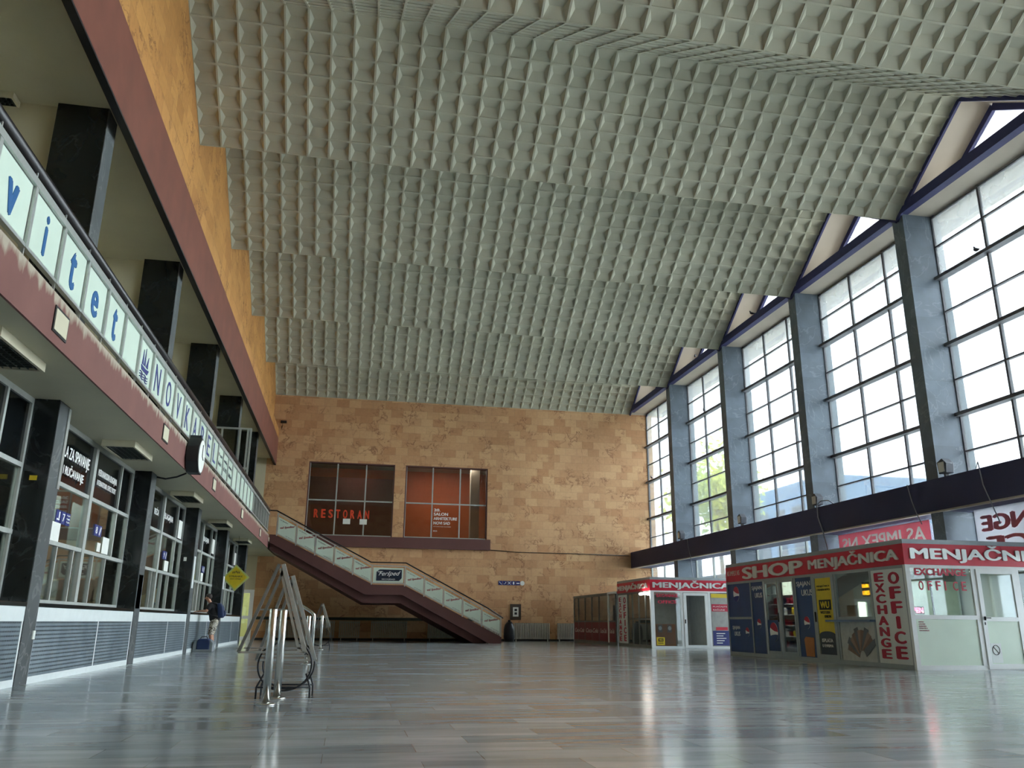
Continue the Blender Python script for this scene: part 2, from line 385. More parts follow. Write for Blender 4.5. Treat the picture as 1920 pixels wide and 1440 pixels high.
def thing(name, label, cat, loc, group=None, rz=0):
    o = bpy.data.objects.new(name, None); COL.objects.link(o); o.empty_display_size = 0.1
    o.location = loc; o.rotation_euler = (0, 0, rz); WL[o.name] = Vector(loc)
    return tag(o, label, cat, group)
def dup(o, loc=None, parent=None, label=None, rz=None):
    c = o.copy(); COL.objects.link(c)
    if parent is not None: c.parent = parent
    WL[c.name] = Vector(loc) if loc is not None else wl(o)
    if loc is not None: c.location = loc
    if rz is not None: c.rotation_euler = (0, 0, rz)
    if label: c['label'] = label
    for ch in [x for x in o.children]:
        dup(ch, None, c)
    return c
def box(name, m, parent, *b, bevel=0.0): return MB().box(*b).build(name, m, parent, bevel)
def text(s, m, parent, P, ux, uy, w, h, d=0.006, name='lettering', bold=0.0, mirror=False, shear=0.0, sp=1.0):
    """solid lettering filling w x h from lower-left corner P"""
    cu = bpy.data.curves.new('t', 'FONT'); cu.body = s; cu.size = 1; cu.resolution_u = 3; cu.shear = shear
    cu.space_character = sp; cu.space_line = 0.9; cu.extrude = 0.05; cu.align_x = 'LEFT'
    t = bpy.data.objects.new('t', cu); COL.objects.link(t)
    dg = bpy.context.evaluated_depsgraph_get(); me = bpy.data.meshes.new_from_object(t.evaluated_get(dg))
    bpy.data.objects.remove(t); bpy.data.curves.remove(cu)
    co = [v.co.copy() for v in me.vertices]
    x0 = min(c.x for c in co); x1 = max(c.x for c in co); y0 = min(c.y for c in co); y1 = max(c.y for c in co)
    ux = Vector(ux).normalized(); uy = Vector(uy).normalized(); n = ux.cross(uy); P = Vector(P)
    base = wl(parent) if parent is not None else P
    sh = [(0, 0, 0)] if bold < 0.004 else [(-bold, 0, 0), (bold, 0, 1), (0, bold * 0.5, 2), (0, -bold * 0.5, 3)]
    vs = []; fs = []; nv_ = len(co); pol = [tuple(p.vertices) for p in me.polygons]
    for sx, sy_, kd in sh:
        for c in co:
            a = (c.x + sx - x0 + bold) / (x1 - x0 + 2 * bold) * w; b = (c.y + sy_ - y0 + bold * 0.5) / (y1 - y0 + bold) * h
            if mirror: a = w - a
            vs.append(P + ux * a + uy * b + n * (d * (0.5 + c.z * 10) + kd * 0.0004 * (1 if c.z > 0 else 0)) - base)
        fs += [tuple(i + kd * nv_ for i in f) for f in pol]
    bpy.data.meshes.remove(me); me = bpy.data.meshes.new(name); me.from_pydata([tuple(v) for v in vs], [], fs); me.update()
    if mirror: me.flip_normals()
    me.materials.clear(); me.materials.append(m); me.name = name
    o = bpy.data.objects.new(name, me); COL.objects.link(o)
    if parent is not None: o.parent = parent
    else: o.location = P
    WL[o.name] = base.copy()
    return o
ORD = ['nearest', 'second nearest', 'third nearest', 'fourth nearest', 'fifth nearest', 'sixth nearest', 'seventh nearest', 'eighth nearest', 'ninth nearest', 'tenth nearest', 'eleventh nearest', 'twelfth nearest']

# ------------------------------------------------------------------ room shell
struct(MB().box(-9.2, 20.0, YN - 0.2, YB + 6, -0.25, 0).build('floor', M_floor))
# folded, coffered ceiling
def coffer_plane(mb, X0, X1, nx, A, B, ny, inv):
    """plane from ridge line A(y,z) to valley line B(y,z); hipped pans rise away from the room"""
    d = Vector((0, B[0] - A[0], B[1] - A[1])); L = d.length; d.normalize()
    n = Vector((1, 0, 0)).cross(d)
    if n.z < 0: n = -n                        # up, away from the room
    o = Vector((X0, A[0], A[1])); cx = (X1 - X0) / nx; cl = L / ny; e = 0.024; dp = 0.088
    for i in range(nx):
        for j in range(ny):
            def P(u, v, h): return o + Vector((u, 0, 0)) + d * v + n * h
            u0, u1, v0, v1 = i * cx, (i + 1) * cx, j * cl, (j + 1) * cl
            w = e if 0.2 < 1 else e
            st = 0.02
            vs = [P(u0, v0, 0), P(u1, v0, 0), P(u1, v1, 0), P(u0, v1, 0),
                  P(u0 + w, v0 + w, 0), P(u1 - w, v0 + w, 0), P(u1 - w, v1 - w, 0), P(u0 + w, v1 - w, 0),
                  P(u0 + w, v0 + w, st), P(u1 - w, v0 + w, st), P(u1 - w, v1 - w, st), P(u0 + w, v1 - w, st),
                  P(u0 + cx * 0.23, (v0 + v1) / 2, dp), P(u1 - cx * 0.23, (v0 + v1) / 2, dp)]
            fs = [(0, 1, 5, 4), (1, 2, 6, 5), (2, 3, 7, 6), (3, 0, 4, 7), (4, 5, 9, 8), (5, 6, 10, 9), (6, 7, 11, 10), (7, 4, 8, 11),
                  (8, 9, 13, 12), (9, 10, 13), (10, 11, 12, 13), (11, 8, 12)]
            if not inv: fs = [tuple(reversed(f)) for f in fs]
            mb.add(vs, fs)
    return mb
VY = [c + PW / 2 for c in CY] + [YB]                 # valleys
cm = MB()
VY0 = [VY[0] - BAY] + VY
RY = []
for a, b in zip(VY0[:-1], VY0[1:]):
    r = (a + b) / 2; RY.append(r)
    coffer_plane(cm, XP1, XC, 37, (r, ZR), (a, ZV), 7, True)
    coffer_plane(cm, XP1, XC, 37, (r, ZR), (b, ZV), 7, False)
struct(cm.build('ceiling', M_ceil))
rf = MB()
for a, b, r in zip(VY0[:-1], VY0[1:], RY):
    rf.add([(XP1 - 0.3, a, ZV + 0.3), (XG + 0.2, a, ZV + 0.3), (XG + 0.2, r, ZR + 0.3), (XP1 - 0.3, r, ZR + 0.3)], [(0, 1, 2, 3)])
    rf.add([(XP1 - 0.3, b, ZV + 0.3), (XG + 0.2, b, ZV + 0.3), (XG + 0.2, r, ZR + 0.3), (XP1 - 0.3, r, ZR + 0.3)], [(3, 2, 1, 0)])
struct(rf.build('trim_1', M_cream))                 # roof sheet above the coffers
# gable reveals (smooth cream), dark edge
rv = MB(); ed = MB(); ch = MB(); gf = MB(); gg = MB()
for a, b, r in zip(VY0[:-1], VY0[1:], RY):
    for y in (a, b):
        s = 1 if y > r else -1
        # underside of plate from truss face to glazing
        rv.add([(XC, r, ZR), (XG + 0.1, r, ZR), (XG + 0.1, y, ZV), (XC, y, ZV), (XC, r, ZR + 0.1), (XG + 0.1, r, ZR + 0.1), (XG + 0.1, y, ZV + 0.1), (XC, y, ZV + 0.1)],
               [(0, 1, 2, 3), (7, 6, 5, 4), (0, 4, 5, 1), (3, 2, 6, 7), (0, 3, 7, 4), (1, 5, 6, 2)])
        ed.bar((XC - 0.02, r, ZR - 0.02), (XC - 0.02, y, ZV - 0.02), 0.07, 0.12)
        gf.bar((XG + 0.02, r, ZR - 0.1), (XG + 0.02, y, ZV - 0.0), 0.1, 0.22)
    gg.add([(XG + 0.05, a, ZV + 0.1), (XG + 0.05, b, ZV + 0.1), (XG + 0.05, r, ZR - 0.05)], [(0, 1, 2)])
ZCB, ZCT = 12.78, 13.08
ch.box(XC - 0.05, XC + 0.2, YN, YB, ZCB, ZCT)
struct(rv.build('trim_2', M_cream)); struct(ed.build('trim_3', M_gable)); struct(ch.build('trim_4', M_gable)); struct(gf.build('trim_5', M_gable))
struct(gg.build('window_9', G_hall))
struct(MB().box(XC + 0.2, XG + 0.12, YN, YB, ZCB, ZCB + 0.12).build('trim_6', M_cream))
# outside eaves slab
struct(MB().box(XG + 0.14, XG + 1.1, YN, YB + 0.4, ZCB - 0.1, ZCB + 0.06).build('trim_7', M_cream))

# left wall above the mezzanine
struct(MB().box(XP1 - 0.3, XP1, YN, YB, 10.7, ZR + 0.4).build('wall_left', M_sand_l))
struct(MB().box(XP1 - 0.3, -4.1, YN, YB, 10.28, 10.72).build('trim_8', M_sand_l))
struct(MB().box(-4.24, -4.1, YN, YB, 8.86, 10.28).build('trim_9', M_redbeam))
struct(MB().box(-4.22, -4.095, YN, YB, 8.83, 8.87).build('trim_10', M_dark))  # near-black strip paints the shade under the red beam
# mezzanine shell
struct(MB().box(-9.2, -4.24, YN, YB, 9.18, 9.35).build('trim_11', M_soff))
struct(MB().box(-9.2, -9.0, YN, YB, 0, 9.18).build('wall_west', M_soff))
struct(MB().box(-9.0, XB, YN, 39.1, 4.09, 4.66).build('trim_12', M_soff))
struct(MB().box(-9.0, XB - 0.05, 39.1, YB, 4.09, 4.64).build('trim_17', M_soff))
for i, y in enumerate(PY):
    struct(MB().box(-9.0, XP0 - 0.002, y + 0.12, y + 0.3, 4.66, 9.18).build('trim_%d' % (20 + i), M_soff))
# pink fascia
struct(MB().box(XB, XB + 0.03, YN, 39.08, 4.075, 4.66).build('trim_13', M_peel))
# back wall with two restaurant windows
RW = [(-2.4, 2.15), (2.73, 7.25)]
ZW0, ZW1 = 5.2, 9.12
bw = MB()
xs = [-6.6, RW[0][0], RW[0][1], RW[1][0], RW[1][1], XG + 0.3]
bw.box(-4.6, xs[-1], YB, YB + 0.35, 0, ZW0); bw.box(-4.75, xs[-1], YB, YB + 0.35, ZW1, ZR + 0.3)
bw.box(-4.6, xs[1], YB, YB + 0.35, ZW0, ZW1); bw.box(xs[2], xs[3], YB, YB + 0.35, ZW0, ZW1); bw.box(xs[4], xs[5], YB, YB + 0.35, ZW0, ZW1)
struct(bw.build('wall_back', M_sand_b))
struct(MB().box(-9.0, -4.6, YB, YB + 0.35, 2.42, 9.3).box(-9, -5.55, YB, YB + 0.35, 0, 2.42).build('wall_back_left', M_soff))
struct(MB().box(-9.2, XG + 0.3, YN - 0.3, YN, 0, ZR + 0.3).build('wall_front', M_sand_b))
# restaurant room
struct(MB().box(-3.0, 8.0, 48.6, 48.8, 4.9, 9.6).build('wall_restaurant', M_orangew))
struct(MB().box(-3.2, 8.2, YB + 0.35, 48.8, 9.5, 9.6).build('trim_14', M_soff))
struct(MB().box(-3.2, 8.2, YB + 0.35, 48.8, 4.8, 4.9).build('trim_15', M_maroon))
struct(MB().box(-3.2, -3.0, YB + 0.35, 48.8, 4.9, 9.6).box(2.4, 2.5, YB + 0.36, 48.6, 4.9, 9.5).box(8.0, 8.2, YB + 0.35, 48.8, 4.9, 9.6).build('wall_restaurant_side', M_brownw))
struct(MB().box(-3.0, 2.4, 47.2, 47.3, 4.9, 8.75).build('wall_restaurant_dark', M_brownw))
struct(MB().box(6.55, 7.05, 46.2, 46.7, 4.9, 9.5).build('trim_16', M_cream))
for i, (a, b) in enumerate(RW):
    fr = MB()
    fr.box(a, a + 0.06, YB + 0.02, YB + 0.3, ZW0, ZW1).box(b - 0.06, b, YB + 0.02, YB + 0.3, ZW0, ZW1).box(a, b, YB + 0.02, YB + 0.3, ZW1 - 0.06, ZW1)
    w = struct(fr.build('window_%d' % (10 + i), M_maroon))
    mu = MB(); w_ = (b - a) / 3
    for k in (0.06 / w_, 1, 2): mu.box(a + k * w_ - 0.035, a + k * w_ + 0.035, YB + 0.1, YB + 0.17, ZW0, ZW1 - 0.06)
    mu.box(a, b, YB + 0.1, YB + 0.17, 7.06, 7.13).box(a, b - 0.06, YB + 0.08, YB + 0.2, ZW0, ZW0 + 0.1)
    mu.build('window_frame', M_frame, w)
    MB().box(a + 0.06, b - 0.06, YB + 0.13, YB + 0.14, ZW0 + 0.1, ZW1 - 0.06).build('pane', G_rest, w)
sill = struct(MB().box(-2.62, 7.42, YB - 0.22, YB + 0.02, 4.66, 5.22).build('trim_18', M_maroon))
rs = thing('restaurant_sign', 'orange-red RESTORAN lettering on the left restaurant window', 'sign', (-0.5, YB + 0.09, 6.15))
for i, c in enumerate('RESTORAN'): text(c, M_orng, rs, (-1.98 + i * 0.378, YB + 0.09, 6.15), (1, 0, 0), (0, 0, 1), 0.235, 0.46, bold=0.05)
ex = thing('exhibition_sign', 'white exhibition lettering on the right restaurant window', 'sign', (4.34, YB + 0.09, 5.75))
for s, z, w, h in (('20.', 6.68, 0.36, 0.15), ('SALON', 6.46, 0.78, 0.16), ('ARHITEKTURE', 6.22, 1.28, 0.16), ('NOVI SAD', 5.98, 0.9, 0.16), ('OTVARANJE IZLOZBE', 5.84, 0.95, 0.05), ('BINA', 5.6, 0.22, 0.07), ('IZLOZBA', 5.6, 0.0, 0.05)):
    if w: text(s, M_white2, ex, (4.34, YB + 0.09, z), (1, 0, 0), (0, 0, 1), w, h, bold=0.035 if h > 0.1 else 0)
for x in (-0.45, 0.42):
    o = box('paper_notice', M_paper, None, x, x + 0.38, YB + 0.07, YB + 0.09, 5.86, 6.14)
    tag(o, 'white sheet below the letters %s on the restaurant window' % ('TO' if x < 0 else 'RA'), 'paper', 'papers under RESTORAN')
for i, x in enumerate((-0.6, 0.7)):
    pass
lamp_r = []
for i, (x, y) in enumerate(((0.2, 45.8), (4.3, 46.0), (6.3, 46.0))):
    o = MB().box(x - 0.35, x + 0.35, y - 0.08, y + 0.08, 9.42, 9.5).build('ceiling_light', M_tube)
    tag(o, 'small tube light on restaurant ceiling, %s' % ('behind the RESTORAN window', 'behind middle of right window', 'beside the pale column in right window')[i], 'light', 'restaurant ceiling lights')
def area(name, loc, sx, sy, e, rot=(0, 0, 0), col=(1, 0.95, 0.85)):
    d = bpy.data.lights.new(name, 'AREA'); d.shape = 'RECTANGLE'; d.size = sx; d.size_y = sy; d.energy = e; d.color = col
    o = bpy.data.objects.new(name, d); COL.objects.link(o); o.location = loc; o.rotation_euler = rot
    return o
area('restaurant_lamp_light', (5.2, 46.4, 9.38), 3.5, 0.3, 15)
area('restaurant_lamp_light', (0.2, 45.9, 9.38), 1.5, 0.3, 3)

# ------------------------------------------------------------------ right glazing wall
wn = 0
bays = [(YN, CY[0])] + [(CY[i] + PW, CY[i + 1]) for i in range(7)] + [(CY[7] + PW, YB)]
rows = [12.72, 11.77, 10.75, 9.71, 8.69, 7.65, 6.62, 5.58]
for bi, (a, b) in enumerate(bays):
    wn += 1 if wn != 8 else 0
    w = b - a
    if w < 0.4: continue
    m = MB()
    n3 = 3 if w > 4 else 1
    for k in range(0, n3 + 1):
        y = a + w * k / n3; t = 0.035 if 0 < k < n3 else 0.03
        m.box(XG - 0.05, XG + 0.04, y - t if k else y, y + t if k < n3 else y, 4.0, ZCB)
    for j, z in enumerate(rows):
        th = 0.05 if j % 2 == 0 and j > 0 else 0.022
        dx = 0.2 if j % 2 == 0 and j > 0 else 0.05
        m.box(XG - dx, XG + 0.05, a, b, z - th, z + th)
    frame = struct(m.build('window_%d' % (21 + bi), M_mull))
    g = MB()
    for k in range(n3):
        for j in range(len(rows)):
            z1 = rows[j]; z0 = rows[j + 1] if j + 1 < len(rows) else 4.75
            y0 = a + w * k / n3 + 0.02; y1 = a + w * (k + 1) / n3 - 0.02
            g.add([(XG, y0, z0), (XG, y1, z0), (XG, y1, z1), (XG, y0, z1)], [(0, 1, 2, 3)])
    # upper rows carry more haze, greyed for the overhang outside
    me_top = MB(); me_low = MB()
    for k in range(n3):
        y0 = a + w * k / n3 + 0.02; y1 = a + w * (k + 1) / n3 - 0.02
        me_top.box(XG - 0.004, XG + 0.004, y0, y1, rows[2], rows[1]).box(XG - 0.004, XG + 0.004, y0, y1, rows[1], ZCB)
        me_low.box(XG - 0.004, XG + 0.004, y0, y1, 4.75, rows[2])
    me_top.build('upper_pane', G_hazy, frame); me_low.build('pane', G_hall, frame)
    # lower glazing under the beam
    m = MB()
    for k in range(0, n3 + 1):
        y = a + w * k / n3
        m.box(XG - 0.05, XG + 0.04, max(a, y - 0.03), min(b, y + 0.03), 0, 4.0)
    m.box(XG - 0.05, XG + 0.05, a, b, 0, 0.12).box(XG - 0.05, XG + 0.05, a, b, 2.2, 2.26).box(XG - 0.05, XG + 0.05, a, b, 3.98, 4.06)
    fr = struct(m.build('window_%d' % (31 + bi), M_frame))
    MB().box(XG - 0.004, XG + 0.004, a, b, 0.1, 4.0).build('pane', G_hall, fr)
for i, y in enumerate(CY):
    o = MB().box(XC, XG + 0.25, y, y + PW, 0, ZCB + 0.01).build('marble_column', M_grey)
    if i < 3: lab = 'grey marble column on window side, out of view behind the camera'
    else: lab = 'grey marble column between tall windows, %s' % {3: 'just outside the right edge of view', 4: 'largest, nearest in view, above the red shop kiosk', 5: 'second from the right edge', 6: 'third from the right edge', 7: 'farthest, closest to the sandstone end wall'}[i]
    tag(o, lab, 'column', 'grey columns between the windows')
# beam
bm_ = struct(MB().box(15.4, XG - 0.08, YN, YB, 3.9, 4.74).build('trim_19', M_dkbeam))
dup_beam = struct(MB().prism([(15.42, 3.9), (15.42, 3.86), (16.5, 3.98), (16.5, 4.02)], 'y', YN, YB).build('trim_40', M_cream))
# ------------------------------------------------------------------ outdoors
struct(MB().box(XG + 0.3, 160, -80, 180, -0.5, -0.1).build('floor_outside', M_pave))
def tree(x, y, h, r, label, seed):
    rnd = random.Random(seed)
    t = thing('tree', label, 'tree', (x, y, -0.1), 'trees outside the windows')
    MB().tube([(x, y, -0.1), (x + 0.1, y, h * 0.3), (x - 0.1, y + 0.1, h * 0.62)], [0.28, 0.2, 0.1]).build('trunk', M_bark, t)
    m = MB()
    cl = [(rnd.gauss(0, r * 0.4), rnd.gauss(0, r * 0.4), rnd.gauss(0, r * 0.38)) for _ in range(26)]
    for _ in range(2600):
        c = rnd.choice(cl); p = Vector((x + c[0] + rnd.gauss(0, r * 0.18), y + c[1] + rnd.gauss(0, r * 0.18), h * 0.68 + c[2] + rnd.gauss(0, r * 0.16)))
        a = Vector((rnd.gauss(0, 1), rnd.gauss(0, 1), rnd.gauss(0, 1))).normalized(); b = a.orthogonal().normalized() * 0.22; a = a * 0.3
        m.add([p - a, p + b, p + a, p - b], [(0, 1, 2, 3)])
    m.build('foliage', M_leaf, t)
tree(30.5, 65.5, 17, 4.6, 'yellow-green tree outside the fourth tall window from the right', 1)
tree(36.0, 60.0, 6.0, 2.6, 'low yellow-green tree outside behind the kiosk windows', 2)
tree(33, 46.0, 5.5, 2.6, 'green tree outside low behind the tall windows', 3)
bd = thing('office_building', 'blue-grey building outside behind the third tall window', 'building', (60, 84, -0.1))
MB().box(46, 60, 74, 88.5, -0.1, 15.5).build('wall', M_facade, bd)
for k in range(4):
    for j in range(4): MB().box(45.93, 46.02, 75 + k * 3.6, 77 + k * 3.6, 1 + j * 3.4, 2.8 + j * 3.4).build('window', M_navy, bd)
car = thing('canopy', 'white canopy roof outside the lower windows', 'canopy', (20, 40, -0.1))
MB().box(17.6, 21.5, 24, 44, 3.05, 3.25).build('roof', M_white, car)
for k in range(4):
    MB().tube([(21.2, 26 + k * 5.6, -0.1), (21.2, 26 + k * 5.6, 3.05)], 0.06).build('post', M_frame, car)

# ------------------------------------------------------------------ pillars left
for i, y in enumerate(PY):
    o = MB().box(XP0, XP1, y, y + PW, 0, 9.18).build('marble_pillar', M_black)
    if i < 2: lab = 'black marble pillar on ticket side, out of view beside the camera'
    else:
        lab = 'black marble pillar in the ticket counter row, ' + {2: 'just outside the left edge', 3: 'largest, nearest in view', 4: 'second in view', 5: 'third in view', 6: 'fourth in view, beside the person', 7: 'farthest, last before the end wall'}[i]
    tag(o, lab, 'pillar', 'black pillars along the ticket counters')
    f_ = MB().box(XP1, XP1 + 0.012, y, y + PW, 0, 4.074).box(XP1, XP1 + 0.012, y, y + PW, 4.661, 9.178).build('lit_front_sheet', M_pfront, o)  # thin sheet carrying the window-lit grey of the front

# ------------------------------------------------------------------ ticket counters and windows
def yz(s, m, parent, y, z, w, h, x=XW + 0.03, **k): return text(s, m, parent, (x, y, z), (0, 1, 0), (0, 0, 1), w, h, **k)
where = {2: 'at the left edge of view', 3: 'in the nearest full bay', 4: 'in the second bay', 5: 'in the third bay', 6: 'in the farthest bay'}
for bi in range(2, 7):
    a = PY[bi] + PW; b = PY[bi + 1]; p0 = PY[bi]
    c = thing('ticket_counter', 'stone ledge above perforated grey panels and white frame, ' + where[bi], 'counter', (XP1 - 0.1, (a + b) / 2, 0), 'ticket counters below the windows')
    MB().box(XW + 0.04, XP1 + 0.015, a + 0.002, b - 0.002, 1.07, 1.13).build('ledge', M_black, c, 0.006)
    MB().box(XW - 0.02, XP1 - 0.02, a + 0.002, b - 0.002, 0.1, 1.07).build('carcass', M_panelw, c)
    MB().box(XP1 - 0.02, XP1, a + 0.002, b - 0.002, 0.87, 1.07).build('white_band', M_panelw, c)
    MB().box(XW - 0.02, XP1 - 0.002, a + 0.002, b - 0.002, 0, 0.1).build('plinth', M_panelw, c)
    mid = p0 + 3.75
    for y in (a + 0.025, mid, b - 0.025):
        MB().box(XP1 - 0.02, XP1 - 0.002, y - 0.022, y + 0.022, 0.1, 0.87).build('stile', M_white, c)
    for y0, y1 in ((a + 0.047, mid - 0.022), (mid + 0.022, b - 0.047)):
        MB().box(XP1 - 0.02, XP1 - 0.008, y0, y1, 0.1, 0.87).build('grille', M_grille, c)
    # window
    w = thing('ticket_window', 'grey framed ticket window with black upper panes, ' + where[bi], 'window', (XW, (a + b) / 2, 1.13), 'ticket windows')
    f = MB(); t = 0.04; e0, e1 = XW - 0.05, XW + 0.03
    yM = p0 + 3.36; yT = p0 + 5.3
    f.box(e0, e1, a + 0.002, a + 0.06, 1.131, 4.088).box(e0, e1, b - 0.07, b - 0.002, 1.131, 4.088)
    f.box(e0, e1, a, b - 0.002, 4.0, 4.088).box(e0, e1, a, b - 0.002, 1.131, 1.2)
    f.box(e0, e1 + 0.02, yM - 0.08, yM + 0.08, 1.2, 4.0).box(e0, e1, yT - 0.035, yT + 0.035, 2.1, 4.0)
    f.box(e0, e1, a, b - 0.002, 3.035, 3.105).box(e0, e1 + 0.01, a, b - 0.002, 2.07, 2.14)
    for y in (p0 + 2.02, p0 + 2.9, p0 + 4.1, p0 + 4.95): f.box(e0, e1, y - 0.025, y + 0.025, 1.2, 2.07)
    f.build('window_frame', M_frame, w)
    MB().box(XW - 0.02, XW - 0.008, a + 0.06, b - 0.07, 3.1, 4.0).build('upper_pane', mat('black_glass', (14, 18, 19), 0.12, var=0.05), w)
    MB().box(XW - 0.014, XW - 0.008, a + 0.06, b - 0.07, 1.2, 3.04).build('pane', G_tick, w)
    for k, (y0, y1) in enumerate(((a + 0.1, yM - 0.6), (yM + 0.15, yM + 1.3))):
        cu = MB()
        n = 24
        for q in range(n):
            ya = y0 + (y1 - y0) * q / n; yb = y0 + (y1 - y0) * (q + 1) / n; xa = XW - 0.3 + 0.03 * math.sin(q * 1.9); xb = XW - 0.3 + 0.03 * math.sin((q + 1) * 1.9)
            cu.add([(xa, ya, 2.12), (xb, yb, 2.12), (xb, yb, 3.0), (xa, ya, 3.0)], [(0, 1, 2, 3)])
        if k == 0 or bi in (3, 5): cu.build('curtain', M_curt, w)
    # sign texts on the black panes
    if bi == 3:
        yz('LA ZA SPAVANJE', M_white2, w, p0 + 1.6, 3.46, 1.42, 0.26, bold=0.02)
        yz('I RU\u010cAVANJE', M_white2, w, p0 + 1.68, 3.2, 1.12, 0.24, bold=0.02)
        yz('ME\u0110UNARODNA BLAGAJNA', M_white2, w, p0 + 3.62, 3.5, 1.32, 0.17, bold=0.02)
        yz('INTERNATIONAL OFFICE TICKET', M_white2, w, p0 + 3.62, 3.36, 1.32, 0.1, bold=0.02)
    if bi == 4:
        yz('RE\u0106A', M_white2, w, p0 + 2.3, 3.42, 0.5, 0.2, bold=0.02); yz('BLAGAJNA', M_white2, w, p0 + 3.5, 3.4, 1.1, 0.2, bold=0.02)
    if bi == 5: yz('BLAGAJNA', M_white2, w, p0 + 3.5, 3.4, 1.1, 0.2, bold=0.02)
    # numbered blue plates on the glass
    if bi >= 3:
        nums = {3: ('7', '8'), 4: (None, '9'), 5: (None, '10'), 6: (None, '11')}[bi]
        for q, nn in enumerate(nums):
            if not nn: continue
            y0 = p0 + (1.78 if q == 0 else 4.0)
            n_pl = 3 if q == 0 else 2
            pl = thing('number_plate', 'blue number %s plate on ticket glass %s' % (nn, where[bi]), 'sign', (XW + 0.01, y0, 2.45), 'blue window number plates')
            for k in range(n_pl):
                o = MB().box(XW - 0.006, XW + 0.012, y0 + k * 0.25, y0 + k * 0.25 + 0.21, 2.45, 2.66).build('plate', M_navyL, pl, 0.004)
                if (k == 1 and n_pl == 3) or (k == 0 and n_pl == 2):
                    text(nn, M_white2, o, (XW + 0.013, y0 + k * 0.25 + 0.05, 2.49), (0, 1, 0), (0, 0, 1), 0.11, 0.13, bold=0.02)
                else:
                    q0 = y0 + k * 0.25; X_ = XW + 0.012
                    pm = MB()
                    if k == 0: pm.box(X_, X_ + 0.004, q0 + 0.03, q0 + 0.16, 2.49, 2.52).box(X_, X_ + 0.004, q0 + 0.11, q0 + 0.16, 2.525, 2.63)
                    elif n_pl == 3:
                        for v_ in range(3): pm.tube([(X_ + 0.003, q0 + 0.02 + t_ * 0.02, 2.5 + v_ * 0.055 + 0.01 * math.sin(t_ * 1.3)) for t_ in range(9)], 0.009, 5)
                    else: pm.bar((X_ + 0.002, q0 + 0.06, 2.48), (X_ + 0.002, q0 + 0.14, 2.63), 0.004, 0.05)
                    pm.build('pictogram', M_white2, o)
    ps = {3: [(1.64, 2.12, 0.43, 0.33, 'beside number plate 7'), (4.64, 2.16, 0.45, 0.32, 'large one right of plate 8'), (4.31, 2.17, 0.22, 0.17, 'small one below plate 8')],
          4: [(1.9, 2.15, 0.25, 0.5, 'tall one at left of second bay'), (4.3, 2.16, 0.5, 0.27, 'right of plate 9'), (5.6, 3.15, 0.5, 0.5, 'on black pane of second bay')],
          5: [(3.9, 2.16, 0.4, 0.27, 'in third bay beside plate 10'), (5.6, 3.2, 0.5, 0.5, 'on black pane of third bay'), (1.5, 3.3, 0.5, 0.3, 'high at left of third bay')],
          6: [(5.5, 3.2, 0.5, 0.5, 'on black pane of farthest bay'), (1.8, 2.2, 1.2, 0.5, 'wide one low in farthest bay')]}.get(bi, [])
    for y, z, ww, hh, lb in ps:
        o = MB().box(XW + 0.004 if z < 3 else XW - 0.006, XW + 0.008, p0 + y, p0 + y + ww, z, z + hh).build('paper_notice', M_paper)
        tag(o, 'white printed notice taped to ticket window, ' + lb, 'paper', 'notices taped to the ticket windows')
# ticket office interiors
struct(MB().box(-8.0, -7.9, 7, 38.6, 0, 4.09).build('wall_office', mat('office_wall', (120, 104, 84), 0.8)))
for i in range(2, 7):
    y = PY[i] + 2.3
    o = thing('office_desk', 'brown desk inside ticket office, ' + where[i], 'desk', (-6.2, y, 0), 'desks behind the ticket glass')
    MB().box(-6.6, -5.6, y - 1, y + 1.2, 0.72, 0.76).build('desk_top', M_cardb, o)
    for dy in (-0.9, 1.1): MB().box(-6.55, -5.65, y + dy - 0.03, y + dy + 0.03, 0, 0.72).build('leg', M_cardb, o)
    c = thing('filing_cabinet', 'pale filing cabinet inside ticket office, ' + where[i], 'cabinet', (-7.6, y + 1.6, 0), 'cabinets behind the ticket glass')
    MB().box(-7.85, -7.4, y + 0.9, y + 2.2, 0, 1.9).build('body', M_soff, c)
    for k in range(4): MB().box(-7.4, -7.38, y + 0.95, y + 2.15, 0.08 + k * 0.46, 0.48 + k * 0.46).build('drawer', M_frame, c)

for i in range(2, 7):
    area('office_fill_light', (-5.7, PY[i] + 3.2, 4.0), 0.5, 3.0, 130, (0, 0, 0), (0.95, 1, 0.92))  # added fill light, brightens the curtains and office behind the glass
    o = tag(MB().box(-5.95, -5.45, PY[i] + 2.2, PY[i] + 4.2, 4.02, 4.085).build('office_fill_panel', M_panelw), 'added ceiling panel by the office fill light, ' + where[i], 'light', 'added light panels behind the ticket glass')  # added panel to go with the fill light
# small things on pillars
def pb(name, m, lab, cat, *b, group=None): return tag(box(name, m, None, *b), lab, cat, group)
pb('door_strip', M_alu, 'thin metal strip hanging at the corner of the nearest black pillar', 'metal strip', XP1 + 0.001, XP1 + 0.03, 13.5, 13.6, 2.8, 4.05)
pb('sticker', M_yel, 'small pale yellow sticker on the nearest black pillar', 'sticker', -4.68, -4.58, 13.11, 13.12, 2.86, 2.93)
pb('sticker', M_paper, 'small white square sticker on the third black pillar', 'sticker', -4.7, -4.62, PY[5] - 0.008, PY[5], 2.55, 2.66)
pb('notice_board', M_panelw, 'white narrow board on corner of the second black pillar', 'board', XP1 + 0.001, XP1 + 0.012, PY[4] + 0.05, PY[4] + 0.42, 1.14, 1.85)
pb('notice_board', M_panelw, 'small white plate above the narrow board on second pillar', 'plate', XP1 + 0.001, XP1 + 0.01, PY[4] + 0.15, PY[4] + 0.35, 1.91, 2.22, group='white plates on pillars')
pb('notice_board', M_white, 'white tall plate on the third black pillar', 'plate', XP1 + 0.001, XP1 + 0.02, PY[5] + 0.1, PY[5] + 0.35, 1.8, 2.7, group='white plates on pillars')
